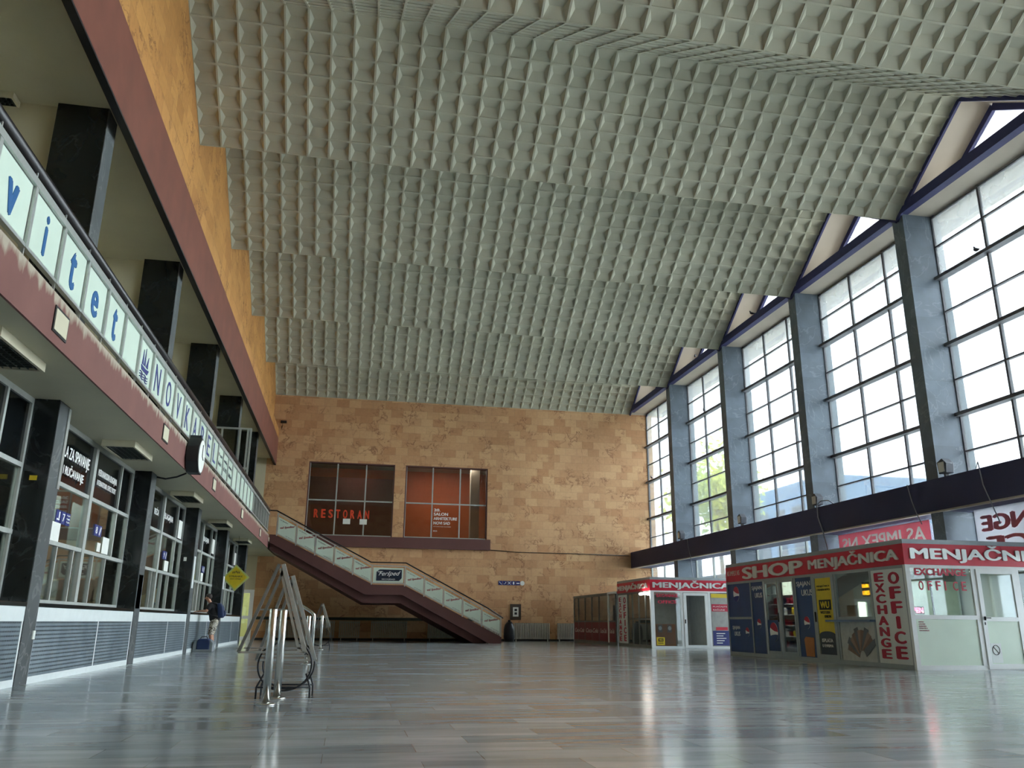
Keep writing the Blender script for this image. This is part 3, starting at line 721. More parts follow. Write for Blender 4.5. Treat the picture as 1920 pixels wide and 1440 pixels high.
pb('notice_board', M_white, 'white plate on the fourth black pillar', 'plate', XP1 + 0.001, XP1 + 0.02, PY[6] + 0.1, PY[6] + 0.4, 2.0, 2.45, group='white plates on pillars')
pb('power_socket', M_paper, 'small white switch box low on the nearest black pillar', 'switch', XP1, XP1 + 0.03, 13.5, 13.59, 0.62, 0.74)

# ------------------------------------------------------------------ balcony balustrade
def J(i): return 9.06 + 1.006 * i
ZP0, ZP1 = 4.82, 5.52
xb = XB - 0.03
br = thing('balustrade', 'long mezzanine balustrade of frosted panels with blue letters above ticket counters', 'balustrade', (xb, 16, 4.66))
fr = MB(); posts = MB()
fr.box(xb - 0.03, xb + 0.05, J(-8), 38.95, ZP1, ZP1 + 0.09).box(xb - 0.02, xb + 0.04, J(-8), 38.95, ZP0 - 0.04, ZP0)
fr.build('rail_frame', M_alu, br)
MB().tube([(xb - 0.03, J(-8), 5.76), (xb - 0.03, 39.0, 5.76)], 0.08, 12).build('handrail', M_wood, br)
LET = {-1: 'v', 0: 'i', 1: 't', 2: 'e', 3: 't', 6: 'N', 7: 'O', 8: 'V', 9: 'K', 10: 'A', 11: 'B', 12: 'E', 13: 'L'}
for i in range(-8, 30):
    y0, y1 = J(i), min(J(i + 1), 38.93)
    MB().box(xb - 0.035, xb + 0.045, y0 - 0.035, y0 + 0.035, ZP0 - 0.04, ZP1).box(xb - 0.01, xb + 0.02, y0 - 0.012, y0 + 0.012, 4.661, 5.7).build('post', M_alu, br)
    if i < -3: continue
    if i < 23:
        p = MB().box(xb - 0.012, xb + 0.012, y0 + 0.05, y1 - 0.05, ZP0 + 0.01, ZP1 - 0.01).build('glass_panel', M_frost, br)
        if i in LET:
            L = LET[i]; up = L.isupper()
            h = 0.5 if up or L == 't' or L == 'i' else 0.38
            w = {'i': 0.09, 't': 0.24}.get(L, 0.3 if not up else 0.4)
            text(L, M_navyL if up else M_blueL, p, (xb + 0.013, (y0 + y1) / 2 - w / 2, ZP0 + 0.1), (0, 1, 0), (0, 0, 1), w, h, bold=0.0 if up else 0.04)
        if i == 5:   # sailing ship emblem
            e = MB(); c = (y0 + y1) / 2; X = xb + 0.013
            def poly(pts):
                e.prism([(c + q[0], ZP0 + q[1]) for q in pts], 'x', X, X + 0.008)
            poly([(-0.24, 0.28), (-0.2, 0.2), (0.2, 0.2), (0.3, 0.3), (0.05, 0.27)])
            poly([(-0.2, 0.3), (-0.16, 0.56), (-0.1, 0.3)]); poly([(-0.06, 0.31), (-0.02, 0.62), (0.03, 0.31)]); poly([(0.07, 0.31), (0.2, 0.52), (0.2, 0.31)])
            for k in range(3):
                e.tube([(X + 0.004, c - 0.28 + q * 0.05, ZP0 + 0.15 - k * 0.045 + 0.015 * math.sin(q * 1.2)) for q in range(12)], 0.009, 6)
            e.build('ship_emblem', M_navyL, p)
        if i in (14, 15, 16):
            text({14: 'ul. put', 15: 'novosadskog', 16: 'partizanskog'}[i], mat('letter_grey', (70, 80, 84), 0.5), p, (xb + 0.013, y0 + 0.15, ZP0 + 0.42), (0, 1, 0), (0, 0, 1), 0.7, 0.12)
            text({14: 'odreda 4', 15: 'tel. 021', 16: 'fabrika kablova'}[i], MC['letter_grey'], p, (xb + 0.013, y0 + 0.15, ZP0 + 0.2), (0, 1, 0), (0, 0, 1), 0.7, 0.12)
    else:
        for q in range(1, 4): MB().box(xb - 0.012, xb + 0.012, y0 + q * 0.25 - 0.012, y0 + q * 0.25 + 0.012, ZP0, ZP1).build('baluster', M_alu, br)
for i, y in enumerate((3.85, 10.08, 16.3, 22.55, 28.8, 35.0)):
    o = thing('fascia_box', 'beige square cover plate on the pink balcony fascia, %s' % (['out of view beside the camera'] + ['%s in view' % q for q in ORD])[i], 'cover plate', (XB + 0.03, y, 4.2), 'cover plates on the balcony fascia')
    MB().box(XB + 0.03, XB + 0.045, y, y + 0.5, 4.2, 4.52).build('rim', M_dark, o)
    MB().box(XB + 0.045, XB + 0.05, y + 0.03, y + 0.47, 4.23, 4.49).build('plate', M_soff, o)
def lampbox(label, X0, X1, y, ly, zt, zb, grp, tube=True):
    o = thing('ceiling_lamp', label, 'lamp', ((X0 + X1) / 2, y + ly / 2, zb), grp)
    MB().box(X0, X0 + 0.04, y, y + ly, zb, zt).box(X1 - 0.04, X1, y, y + ly, zb, zt).box(X0, X1, y, y + 0.04, zb, zt).box(X0, X1, y + ly - 0.04, y + ly, zb, zt).build('housing', M_soff, o)
    m = MB()
    for k in range(14): m.box(X0 + 0.04, X1 - 0.04, y + 0.05 + (ly - 0.1) * k / 14, y + 0.06 + (ly - 0.1) * k / 14, zb + 0.01, zb + 0.06)
    for k in range(5): m.box(X0 + 0.04 + (X1 - X0 - 0.08) * (k + 0.5) / 5, X0 + 0.05 + (X1 - X0 - 0.08) * (k + 0.5) / 5, y + 0.04, y + ly - 0.04, zb + 0.012, zb + 0.058)
    m.build('louvre', mat('dark_louvre', (70, 78, 74), 0.4, metal=0.3), o)
    MB().box(X0 + 0.04, X1 - 0.04, y + 0.04, y + ly - 0.04, zt - 0.02, zt).build('reflector', mat('dull_reflector', (60, 62, 58), 0.6), o)
for i, y in enumerate((9.72, 16.0, 22.3, 28.5, 34.8)):
    lampbox('unlit box lamp with dark louvre under the balcony, %s' % ORD[i], -4.6, -4.02, y, 1.45, 4.088, 3.97, 'box lamps under the balcony')
for i, y in enumerate((12.95, 21.05, 27.3)):
    lampbox('dark unlit ceiling lamp above the mezzanine, %s' % ORD[i], -6.3, -5.85, y, 1.2, 9.178, 9.08, 'lamps on the mezzanine ceiling')

# clock on the fascia
ck = thing('station_clock', 'dark octagonal double-faced clock hanging at the balcony fascia', 'clock', (-3.6, 19.0, 3.98))
ckc = (19.0, 4.4); m = MB()
m.prism([(ckc[0] + 0.42 * math.cos(PI / 8 + k * PI / 4), ckc[1] + 0.42 * math.sin(PI / 8 + k * PI / 4)) for k in range(8)], 'x', -3.62, -3.36)
m.build('case', M_dark, ck, 0.01)
MB().prism([(ckc[0] + 0.36 * math.cos(k * PI / 16), ckc[1] + 0.36 * math.sin(k * PI / 16)) for k in range(32)], 'x', -3.36, -3.352).build('clock_face', M_paper, ck)
MB().bar((-3.348, 19.0, 4.4), (-3.348, 19.0, 4.66), 0.02, 0.006).build('minute_hand', M_dark, ck)
MB().bar((-3.348, 19.0, 4.4), (-3.348, 19.15, 4.34), 0.025, 0.006).build('hour_hand', M_dark, ck)
MB().box(-3.64, -3.4, 18.97, 19.03, 4.8, 4.87).build('bracket', M_dark, ck)
tag(MB().tube([(-4.45, 19.9, 4.05), (-4.2, 19.7, 3.98), (-3.9, 19.4, 3.99), (-3.7, 19.3, 4.06)], 0.02, 6).build('cable', M_dark), 'dark cable sagging from second pillar to the clock', 'cable')

# upper glazed screen beside the fourth pillar
sc = thing('glass_screen', 'grey framed glass partition with door on the mezzanine', 'partition', (-4.4, 31.6, 4.66))
f = MB()
Y = 31.55
for x in (-5.2, -4.95, -4.3, -4.02, -3.92): f.box(x - 0.035, x + 0.035, Y - 0.03, Y + 0.03, 4.661, 7.86)
f.box(-5.2, -3.9, Y - 0.03, Y + 0.03, 7.8, 7.87).box(-4.95, -3.9, Y - 0.03, Y + 0.03, 6.3, 6.37)
f.build('screen_frame', M_frame, sc)
MB().box(-5.2, -3.92, Y - 0.004, Y + 0.004, 4.7, 7.8).build('pane', G_tick, sc)

# ------------------------------------------------------------------ staircase
YS = 39.1
st = thing('staircase', 'maroon staircase descending from the balcony along the end wall', 'staircase', (2, YS, 0))
top = [(-3.6, 4.68), (-3.37, 4.68), (1.13, 2.54), (2.55, 2.53), (7.12, 0.28), (7.12, 0.0), (6.53, 0.0), (2.48, 2.1), (0.79, 2.09), (-3.6, 4.33)]
MB().prism(top, 'y', YS, YS + 0.22).build('front_stringer', M_maroon, st)
MB().prism([(x, z) for x, z in top], 'y', YB - 0.65, YB - 0.45).build('rear_stringer', M_maroon, st)
MB().prism([(-3.6, 4.5), (0.9, 2.35), (2.45, 2.35), (6.9, 0.15), (6.9, 0.0), (5.86, 0.0), (2.42, 1.74), (0.72, 1.73), (-3.6, 4.04)], 'y', YS + 0.22, YB - 0.65).build('slab', M_maroon, st)
sp_ = MB()
for k in range(14):
    x0 = -3.3 + k * (4.35 / 14); z = 4.6 - (k + 1) * (2.1 / 14)
    sp_.box(x0, x0 + 4.35 / 14 + 0.02, YS + 0.22, YB - 0.65, z - 0.15, z)
sp_.box(1.05, 2.5, YS + 0.22, YB - 0.65, 2.34, 2.5)
for k in range(15):
    x0 = 2.5 + k * (4.5 / 15); z = 2.5 - (k + 1) * (2.45 / 15)
    sp_.box(x0, x0 + 4.5 / 15 + 0.02, YS + 0.22, YB - 0.65, max(0, z - 0.16), max(z, 0.04))
sp_.build('steps', M_pave, st)
# stair balustrade
sb = st
rail = [(-3.4, 5.76), (-3.3, 5.74), (0.98, 3.56), (2.62, 3.54), (6.6, 1.5), (7.16, 1.12)]
MB().tube([(x, YS + 0.03, z) for x, z in [(-3.72, 5.76), (-3.38, 5.76), (1.0, 3.54), (2.6, 3.54), (6.5, 1.55), (7.2, 1.12)]], 0.03, 8).build('handrail', M_wood, sb)
TP = [(-3.3, 5.62), (1.02, 3.4), (2.6, 3.38), (7.1, 1.12)]   # top rail
BP = [(-3.3, 4.72), (1.1, 2.62), (2.53, 2.6), (7.1, 0.38)]    # bottom rail
fr = MB()
for L in (TP, BP):
    for p, q in zip(L[:-1], L[1:]): fr.bar((p[0], YS - 0.02, p[1]), (q[0], YS - 0.02, q[1]), 0.035, 0.045)
fr.build('rail_frame', M_alu, sb)
def lerp(L, x):
    for p, q in zip(L[:-1], L[1:]):
        if x <= q[0] + 1e-6: return p[1] + (q[1] - p[1]) * (x - p[0]) / (q[0] - p[0])
    return L[-1][1]
up_x = [-3.3 + k * (1.06 + 3.3) / 5 for k in range(6)]; lo_x = [2.57 + k * (7.08 - 2.57) / 5 for k in range(6)]
for x in up_x + lo_x:
    MB().box(x - 0.025, x + 0.025, YS - 0.045, YS + 0.0, lerp(BP, x) - 0.1, lerp(TP, x) + 0.03).build('post', M_alu, sb)
for xs_ in (up_x, lo_x):
    for a, b in zip(xs_[:-1], xs_[1:]):
        a2, b2 = a + 0.04, b - 0.04
        dz = 0.13
        p = MB().prism([(a2, lerp(BP, a2) + 0.03), (b2, lerp(BP, b2) + 0.03), (b2, lerp(TP, b2) - dz), (a2, lerp(TP, a2) - dz)], 'y', YS - 0.03, YS - 0.012).build('glass_panel', M_frost, sb)
        za = (lerp(BP, a2) + lerp(TP, a2)) / 2; zb = (lerp(BP, b2) + lerp(TP, b2)) / 2
        u = Vector((1, 0, 0.12)).normalized()
        text('va\u0161 \u0161pediter', M_redL, p, (a2 + 0.1, YS - 0.031, (za + zb) / 2 - 0.06), u, (-u.z, 0, u.x), 0.66, 0.13, bold=0.03, shear=0.3)
        s = (lerp(TP, b2) - lerp(TP, a2)) / (b2 - a2); u = Vector((1, 0, s)).normalized()
        text('va\u0161 \u0161pediter', mat('letter_dull', (96, 104, 104), 0.5), p, (a2 + 0.05, YS - 0.031, lerp(TP, a2 + 0.05) - dz - 0.13), u, (-u.z, 0, u.x), 0.42, 0.07, shear=0.3)
        text('va\u0161 \u0161pediter', MC['letter_dull'], p, (b2 - 0.45, YS - 0.031, lerp(BP, b2 - 0.45) + 0.05), u, (-u.z, 0, u.x), 0.42, 0.06, shear=0.3)
lp = MB().box(1.12, 2.5, YS - 0.03, YS - 0.012, 2.64, 3.3).build('glass_panel', M_frost, sb)
nv = MB().prism([(1.27, 2.72), (2.3, 2.72), (2.42, 2.84), (2.42, 3.22), (1.4, 3.22), (1.27, 3.12)], 'y', YS - 0.04, YS - 0.03).build('sign_board', M_navy, st)
text('Fer\u0161ped', M_white2, nv, (1.36, YS - 0.041, 2.88), (1, 0, 0.02), (0, 0, 1), 1.0, 0.26, shear=0.5, bold=0.005)
text('BEOGRAD', M_white2, nv, (1.52, YS - 0.041, 2.76), (1, 0, 0), (0, 0, 1), 0.6, 0.06)
MB().box(1.3, 1.55, YS - 0.047, YS - 0.041, 3.13, 3.145).box(1.33, 1.5, YS - 0.047, YS - 0.041, 3.09, 3.105).build('emblem_lines', M_white2, nv)
MB().box(-3.66, -3.36, YS - 0.05, YS + 0.1, 4.67, 5.72).build('stone_newel', M_sand_b, st)

# ------------------------------------------------------------------ end wall furniture
def radiator(x0, x1, z0, z1, label):
    r = thing('radiator', label, 'radiator', ((x0 + x1) / 2, YB - 0.15, z0), 'column radiators along the end wall')
    n = max(4, int((x1 - x0) / 0.09)); m = MB(); w = (x1 - x0) / n
    for k in range(n): m.box(x0 + k * w + 0.012, x0 + (k + 1) * w - 0.02, YB - 0.26, YB - 0.12, z0, z1)
    m.build('ribs', M_rad, r)
    MB().box(x0, x1, YB - 0.2, YB - 0.17, z0 + 0.05, z0 + 0.1).box(x0, x1, YB - 0.2, YB - 0.17, z1 - 0.1, z1 - 0.05).build('header', M_rad, r)
    f = MB(); f.box(x0 + 0.1, x0 + 0.14, YB - 0.22, YB - 0.14, 0, z0); f.box(x1 - 0.14, x1 - 0.1, YB - 0.22, YB - 0.14, 0, z0); f.build('feet', M_rad, r)
radiator(-3.9, -0.5, 0.12, 0.95, 'radiator seen through the metal A-shaped sign stands')
radiator(-0.3, 0.75, 0.12, 0.95, 'short radiator beside the second distant steel bollard')
radiator(1.3, 3.15, 0.12, 0.96, 'radiator under the landing of the staircase')
radiator(4.2, 6.7, 0.12, 0.93, 'radiator under the lower flight of stairs')
radiator(7.15, 8.0, 0.1, 0.93, 'narrow radiator between stair foot and dark bin')
radiator(8.75, 10.7, 0.1, 0.92, 'radiator right of the dark bin below the framed picture')
radiator(11.1, 12.2, 0.1, 0.92, 'radiator beside the red-panelled kiosk')
struct(MB().box(-4.4, 7.9, YB - 0.1, YB, 0.98, 1.12).build('trim_41', M_green))
struct(MB().box(-4.4, 12.4, YB - 0.05, YB, 0, 0.1).build('baseboard_back', M_dark))
bn = thing('bin_bag', 'dark covered bin standing by the foot of the stairs', 'bin', (8.35, 43.6, 0))
MB().lathe([(0.24, 0), (0.3, 0.2), (0.29, 0.6), (0.24, 0.82), (0.12, 0.98)], (8.35, 43.6), 14).build('body', mat('black_plastic', (22, 26, 36), 0.35), bn)
MB().lathe([(0.05, 0.97), (0.09, 1.02), (0.05, 1.06)], (8.35, 43.6), 10).build('knot', MC['black_plastic'], bn)
pf = thing('framed_picture', 'dark framed notice on end wall right of the stair foot', 'picture', (8.87, YB - 0.03, 1.1))
MB().box(8.58, 9.16, YB - 0.05, YB - 0.001, 1.08, 1.88).build('frame', mat('brown_frame', (58, 44, 34), 0.5), pf)
MB().box(8.72, 9.02, YB - 0.06, YB - 0.05, 1.24, 1.72).build('sheet', M_paper, pf)
MB().box(8.8, 8.94, YB - 0.065, YB - 0.06, 1.52, 1.64).box(8.8, 8.94, YB - 0.065, YB - 0.06, 1.34, 1.46).build('print', M_dark, pf)
pg = thing('pictogram_strip', 'row of small navy pictogram plates on the end wall', 'sign', (8.6, YB - 0.02, 2.9))
for k in range(5):
    x = 7.92 + k * 0.24
    o = MB().box(x, x + 0.22, YB - 0.02, YB - 0.001, 2.86, 3.08).build('plate', M_navyL, pg)
    if k in (0, 2): MB().bar((x + 0.04, YB - 0.024, 3.04), (x + 0.18, YB - 0.024, 2.9), 0.008, 0.03).build('pictogram', M_white2, o)
    if k == 2: MB().bar((x + 0.04, YB - 0.024, 2.9), (x + 0.18, YB - 0.024, 3.04), 0.008, 0.03).build('pictogram', M_white2, o)
    if k == 3: MB().box(x + 0.07, x + 0.15, YB - 0.026, YB - 0.02, 2.9, 3.04).build('pictogram', M_white2, o)
    if k == 4: MB().box(x + 0.03, x + 0.19, YB - 0.026, YB - 0.02, 2.93, 2.99).build('pictogram', M_white2, o)
    if k == 1: MB().tube([(x + 0.05, YB - 0.022, 2.92), (x + 0.13, YB - 0.022, 2.93), (x + 0.17, YB - 0.022, 3.03)], 0.014, 6).build('pictogram', M_white2, o)
o = MB().prism([(9.23 + 0.12 * math.cos(k * PI / 12), 2.97 + 0.12 * math.sin(k * PI / 12)) for k in range(24)], 'y', YB - 0.03, YB - 0.001).build('plate', M_paper, pg)
tag(MB().tube([(7.43, YB - 0.03, 4.69), (9.0, YB - 0.03, 4.6), (12, YB - 0.03, 4.6), (15.3, YB - 0.03, 4.56)], 0.018, 6).build('cable', M_dark), 'thin dark cable running along the end wall at sill height', 'cable')
al = thing('loudspeaker', 'small dark device high on the end wall at its left corner', 'speaker', (-3.9, YB - 0.1, 11.1))
MB().box(-4.05, -3.75, YB - 0.14, YB - 0.001, 11.12, 11.24).build('body', M_dark, al)
MB().bar((-3.95, YB - 0.02, 11.12), (-3.98, YB - 0.02, 10.75), 0.015).build('wire', M_dark, al)
for i, (x, z) in enumerate(((-1.75, 9.9), (11.4, 2.95), (10.0, 9.6))):
    pass
dr = struct(MB().box(-5.55, -5.35, YB - 0.05, YB + 0.1, 0, 2.42).box(-4.8, -4.6, YB - 0.05, YB + 0.1, 0, 2.42).box(-5.55, -4.6, YB - 0.05, YB + 0.1, 2.25, 2.42)
            .box(-5.5, -4.7, YB - 0.05, YB + 0.05, 1.0, 1.15).box(-5.5, -4.7, YB - 0.05, YB + 0.05, 0.0, 0.15).build('door_1', M_white))
MB().box(-5.47, -4.72, YB, YB + 0.01, 0.15, 2.3).build('pane', glass('door_glass', (0.8, 0.85, 0.7), 0.03), dr)
struct(MB().box(-6.6, -3.6, 48.2, 48.3, 0, 2.6).build('wall_passage', mat('passage_wall', (84, 88, 62), 0.8)))
area('passage_fill_light', (-5.1, 46.6, 2.5), 0.8, 1.6, 0.8, (0, 0, 0), (1, 1, 0.95))  # added light behind the door, standing in for outdoor light

# yellow diamond sign hanging under the balcony
ds = thing('diamond_sign', 'yellow diamond-shaped hanging sign before the last ticket windows', 'sign', (-4.24, 34.0, 2.05))
def dia(cx, cz, r): return [(cx, cz - r), (cx + r, cz + 0.02), (cx - 0.02, cz + r), (cx - r, cz - 0.02)]
MB().prism(dia(-4.25, 2.5, 0.5), 'y', 34.0, 34.03).build('rim', mat('pale_green_rim', (186, 196, 120), 0.5), ds)
MB().prism(dia(-4.25, 2.5, 0.42), 'y', 33.985, 34.0).build('board', M_yel, ds)
for k in range(5): MB().tube([(-4.37 + k * 0.06, 33.98, 2.66 + (0.03 if k == 2 else 0)), (-4.37 + k * 0.06, 33.98, 2.73 + (0.03 if k == 2 else 0))], 0.014, 6).build('figure', M_dark, ds)
text('STRANKE', M_dark, ds, (-4.5, 33.983, 2.52), (1, 0, 0), (0, 0, 1), 0.5, 0.06, bold=0.02)
text('IZA LINIJE', M_dark, ds, (-4.45, 33.983, 2.42), (1, 0, 0), (0, 0, 1), 0.4, 0.05, bold=0.02)
MB().tube([(-4.27, 34.015, 3.0), (-4.27, 34.015, 4.088)], 0.006, 6).build('hanger', M_dark, ds)

# ------------------------------------------------------------------ bollards and A-shaped sign stands
def bollard(x, y, h, label):
    b = thing('steel_bollard', label, 'bollard', (x, y, 0), 'brushed steel bollards')
    MB().lathe([(0.11, 0), (0.11, 0.012), (0.07, 0.022), (0.052, 0.03)], (x, y), 28).build('base_plate', M_steel, b)
    MB().lathe([(0.045, 0.02), (0.045, h - 0.01), (0.04, h)], (x, y), 28).build('tube', M_steel, b)
    return b
bollard(-0.82, 10.2, 1.04, 'shiny steel bollard closest to the camera')
bollard(-0.76, 11.0, 1.04, 'steel bollard directly behind the closest one')
bollard(-0.79, 19.4, 1.02, 'steel bollard behind the sign stands, with bent tube beside it')
bollard(-0.77, 29.6, 1.1, 'slim steel bollard farthest away near the radiators')
tag(MB().tube([(-1.1, 19.5, 1.34), (-0.98, 19.5, 1.24), (-0.75, 19.5, 1.1), (-0.69, 19.5, 1.04), (-0.68, 19.5, 0.95), (-0.68, 19.5, 0.02)], 0.035, 10).build('bent_tube', M_steel), 'bent steel tube rail standing beside the third bollard', 'rail')
def hoopstand(Y, cx, cz, r, parent, tilt=0.0):
    m = MB(); n = 40
    arc = [(cx + r * 1.08 * math.cos(t), Y + tilt * math.sin(t), cz + r * math.sin(t)) for t in [(-PI / 2 + (k - n / 2) / n * 1.68 * PI) for k in range(n + 1)]]
    m.tube(arc, 0.011, 8).build('hoop', M_dark, parent)
    m = MB(); a = 0.32
    m.tube([(cx - a, Y, 0), (cx - a, Y, 0.12), (cx - a + 0.08, Y, 0.28)], 0.012, 8).tube([(cx + a, Y, 0), (cx + a, Y, 0.12), (cx + a - 0.06, Y, 0.28)], 0.012, 8)
    m.tube([(cx - a, Y, 0.12), (cx + a, Y, 0.12)], 0.011, 8).build('foot_frame', M_dark, parent)
def aframe(Y, xl, xr, zb, xa, za, parent, dep=0.07):
    def P(x, z, y=Y): return (x, y, z)
    m = MB(); m.bar(P(xl, zb), P(xa - 0.02, za), 0.035, dep, (0, 1, 0)).bar(P(xl + 0.1, zb), P(xa + 0.03, za - 0.09), 0.035, dep * 0.6, (0, 1, 0)); m.build('left_stile', mat('dull_aluminium', (126, 128, 124), 0.4, metal=0.4), parent)
    m = MB(); m.bar(P(xr, zb), P(xa + 0.03, za), 0.05, dep, (0, 1, 0)).bar(P(xr - 0.07, zb), P(xa - 0.0, za - 0.05), 0.035, dep * 0.6, (0, 1, 0)); m.build('right_stile', M_alu, parent)
    m = MB(); m.bar(P(xl, zb), P(xr, zb), 0.025, dep, (0, 1, 0)); m.bar(P(xl + 0.06, zb + 0.05), P(xr - 0.05, zb + 0.05), 0.015, dep * 0.6, (0, 1, 0)); m.build('bottom_rail', M_alu, parent)
    f = (1.04 - zb) / (za - zb) if za > 1.2 else 0.5
    if za > 1.2: MB().bar(P(xl + (xa - xl) * f, zb + (za - zb) * f), P(xr + (xa - xr) * f, zb + (za - zb) * f), 0.02).build('cross_bar', M_alu, parent)
def signstand(Y, xl, xr, zb, xa, za, hx, hz, label):
    t = thing('sign_stand', label, 'sign stand', ((xl + xr) / 2, Y, 0), 'empty A-shaped metal sign stands')
    aframe(Y, xl, xr, zb, xa, za, t)
    hoopstand(Y, hx, hz, 0.3, t)
    MB().bar((xr - 0.0, Y, zb), (hx + 0.27, Y, hz + 0.12), 0.012).bar((hx - 0.25, Y, hz + 0.13), (hx - 0.25, Y, zb), 0.012).build('bracket', M_dark, t)
    return t
signstand(11.1, -1.27, -0.47, 0.53, -0.85, 1.6, -0.70, 0.38, 'front aluminium A-shaped empty sign stand on black wire hoops')
signstand(11.55, -1.09, -0.36, 0.42, -0.75, 1.48, -0.68, 0.37, 'rear aluminium A-shaped empty sign stand on black wire hoops')
t = thing('sign_stand', 'distant A-shaped empty sign frame beside the farthest bollard', 'sign stand', (-0.75, 30.3, 0), 'empty A-shaped metal sign stands')
aframe(30.3, -1.1, -0.5, 0.72, -0.82, 1.5, t); hoopstand(30.3, -0.8, 0.4, 0.3, t)
MB().bar((-1.0, 30.3, 0.45), (-1.0, 30.3, 0.72), 0.015).bar((-0.6, 30.3, 0.45), (-0.6, 30.3, 0.72), 0.015).build('bracket', M_dark, t)

# ------------------------------------------------------------------ kiosks
def nx(s, m, p, X, y, z, w, h, **k): return text(s, m, p, (X, y, z), (0, -1, 0), (0, 0, 1), w, h, **k)   # faces -X; y = far end
def ny_(s, m, p, x, Y, z, w, h, **k): return text(s, m, p, (x, Y, z), (1, 0, 0), (0, 0, 1), w, h, **k)    # faces -Y
def vtext(s, m, p, X, yc, z0, z1, w, **k):
    n = len(s); st_ = (z1 - z0) / n
    for i, c in enumerate(s):
        ww = w * (0.35 if c == 'I' else 1)
        nx(c, m, p, X, yc + ww / 2, z1 - (i + 1) * st_ + st_ * 0.08, ww, st_ * 0.84, bold=0.05, d=0.01, **k)
def ballogo(K, X, y, z, r, m1=M_lred, m2=M_pepsi, axis='x'):
    def half(a0, a1, off):
        return [(y + r * math.cos(a0 + (a1 - a0) * k / 16), z + r * math.sin(a0 + (a1 - a0) * k / 16) + 0) for k in range(17)]
    o = MB().prism([(y + r * math.cos(k * PI / 16), z + r * 1.15 * math.sin(k * PI / 16)) for k in range(32)], 'x', X - 0.006, X).build('round_emblem', M_white2, p)
    MB().prism([(y + r * math.cos(t), z + r * 1.15 * math.sin(t)) for t in [0.5 + k * (PI - 0.5) / 12 for k in range(13)]] + [(y - r * 0.2, z + r * 0.1), (y + r * 0.4, z + r * 0.3)], 'x', X - 0.01, X - 0.006).build('upper_wave', m1, o)
    MB().prism([(y + r * math.cos(t), z + r * 1.15 * math.sin(t)) for t in [PI + 0.3 + k * (PI - 0.7) / 12 for k in range(13)]] + [(y + r * 0.3, z - r * 0.35), (y - r * 0.4, z - r * 0.3)], 'x', X - 0.01, X - 0.006).build('lower_wave', m2, o)

# --- large shop / exchange kiosk
KX, KY0, KY1, KXE = 12.12, 16.66, 25.72, 15.38
K = thing('exchange_kiosk', 'large red-bannered SHOP and exchange office kiosk at right', 'kiosk', (KX + 1.6, 21, 0))
roof = MB().box(KX, KXE, KY0, KY1, 2.69, 2.79).build('roof', M_kgrey, K)
MB().box(KX + 0.06, KXE, KY0 + 0.06, KY1 - 0.06, 2.2, 2.26).build('ceiling_panel', M_white2, K)
fa = MB().box(KX - 0.01, KX + 0.05, KY0 - 0.01, KY1, 2.23, 2.69).box(KX + 0.05, KXE, KY0 - 0.01, KY0 + 0.05, 2.23, 2.69).box(KX + 0.05, KXE, KY1 - 0.05, KY1, 2.23, 2.69).build('fascia', M_red, K)
nx('AS IMPEX NS', M_silver, fa, KX - 0.01, 25.62, 2.42, 0.9, 0.15)
nx('SHOP', M_silver, fa, KX - 0.01, 24.5, 2.27, 3.6, 0.36, bold=0.04, d=0.03)
nx('MENJA\u010cNICA', M_silver, fa, KX - 0.01, 20.62, 2.27, 3.8, 0.4, bold=0.04, d=0.03)
ny_('MENJA\u010cNICA', M_silver, fa, KX + 0.14, KY0 - 0.01, 2.28, 3.9, 0.4, bold=0.04, d=0.03)
# sidewall frame
sf = MB()
ys = [25.72, 24.1, 23.28, 22.34, 21.46, 20.58, 19.5, 18.0, 16.74]
for y in ys: sf.box(KX, KX + 0.06, y - 0.035, y + 0.035, 0, 2.23)
sf.box(KX, KX + 0.06, KY0, KY1, 0, 0.1).box(KX, KX + 0.06, KY0, KY1, 2.16, 2.23).box(KX, KX + 0.06, 24.1, KY1, 1.08, 1.15)
sf.box(KX, KX + 0.06, 18.0, 19.5, 1.0, 1.12)
sf.build('side_frame', M_kgrey, K)
def panel(nm, m, y1, y0, z0, z1, x=KX + 0.02): return MB().box(x, x + 0.02, y0 + 0.035, y1 - 0.035, z0, z1).build(nm, m, K)
p = panel('blue_panel', M_pepsi, 25.72, 24.1, 1.15, 2.16); ballogo(K, KX + 0.02, 25.1, 1.85, 0.2, m2=M_navyL)
p = panel('blue_panel', M_pepsi, 25.72, 24.1, 0.1, 1.08); nx('SJAJAN', M_white2, p, KX + 0.018, 25.5, 0.75, 0.5, 0.13); nx('UKUS', M_white2, p, KX + 0.018, 25.4, 0.58, 0.4, 0.13)
ballogo(K, KX + 0.02, 24.5, 0.7, 0.12)
p = panel('blue_panel', M_pepsi, 24.1, 23.28, 0.1, 2.16); nx('SJAJAN', M_white2, p, KX + 0.018, 24.02, 1.9, 0.62, 0.14); nx('UKUS', M_white2, p, KX + 0.018, 23.85, 1.7, 0.45, 0.14); ballogo(K, KX + 0.02, 23.7, 0.95, 0.12)
d1 = MB().box(KX - 0.01, KX + 0.05, 22.42, 22.48, 0.1, 2.16).box(KX - 0.01, KX + 0.05, 23.15, 23.2, 0.1, 2.16).box(KX - 0.01, KX + 0.05, 22.4, 23.2, 2.08, 2.16).box(KX - 0.01, KX + 0.05, 22.4, 23.2, 0.1, 0.2).build('door', M_kgrey, K)
MB().box(KX + 0.015, KX + 0.025, 22.48, 23.15, 1.05, 2.08).build('pane', G_shop, d1)
q = MB().box(KX + 0.01, KX + 0.03, 22.48, 23.15, 0.2, 1.05).build('vinyl', M_pepsi, d1); ballogo(K, KX + 0.008, 22.82, 0.72, 0.23)
MB().box(KX - 0.04, KX - 0.01, 22.43, 22.46, 1.0, 1.25).build('handle', M_dark, d1)
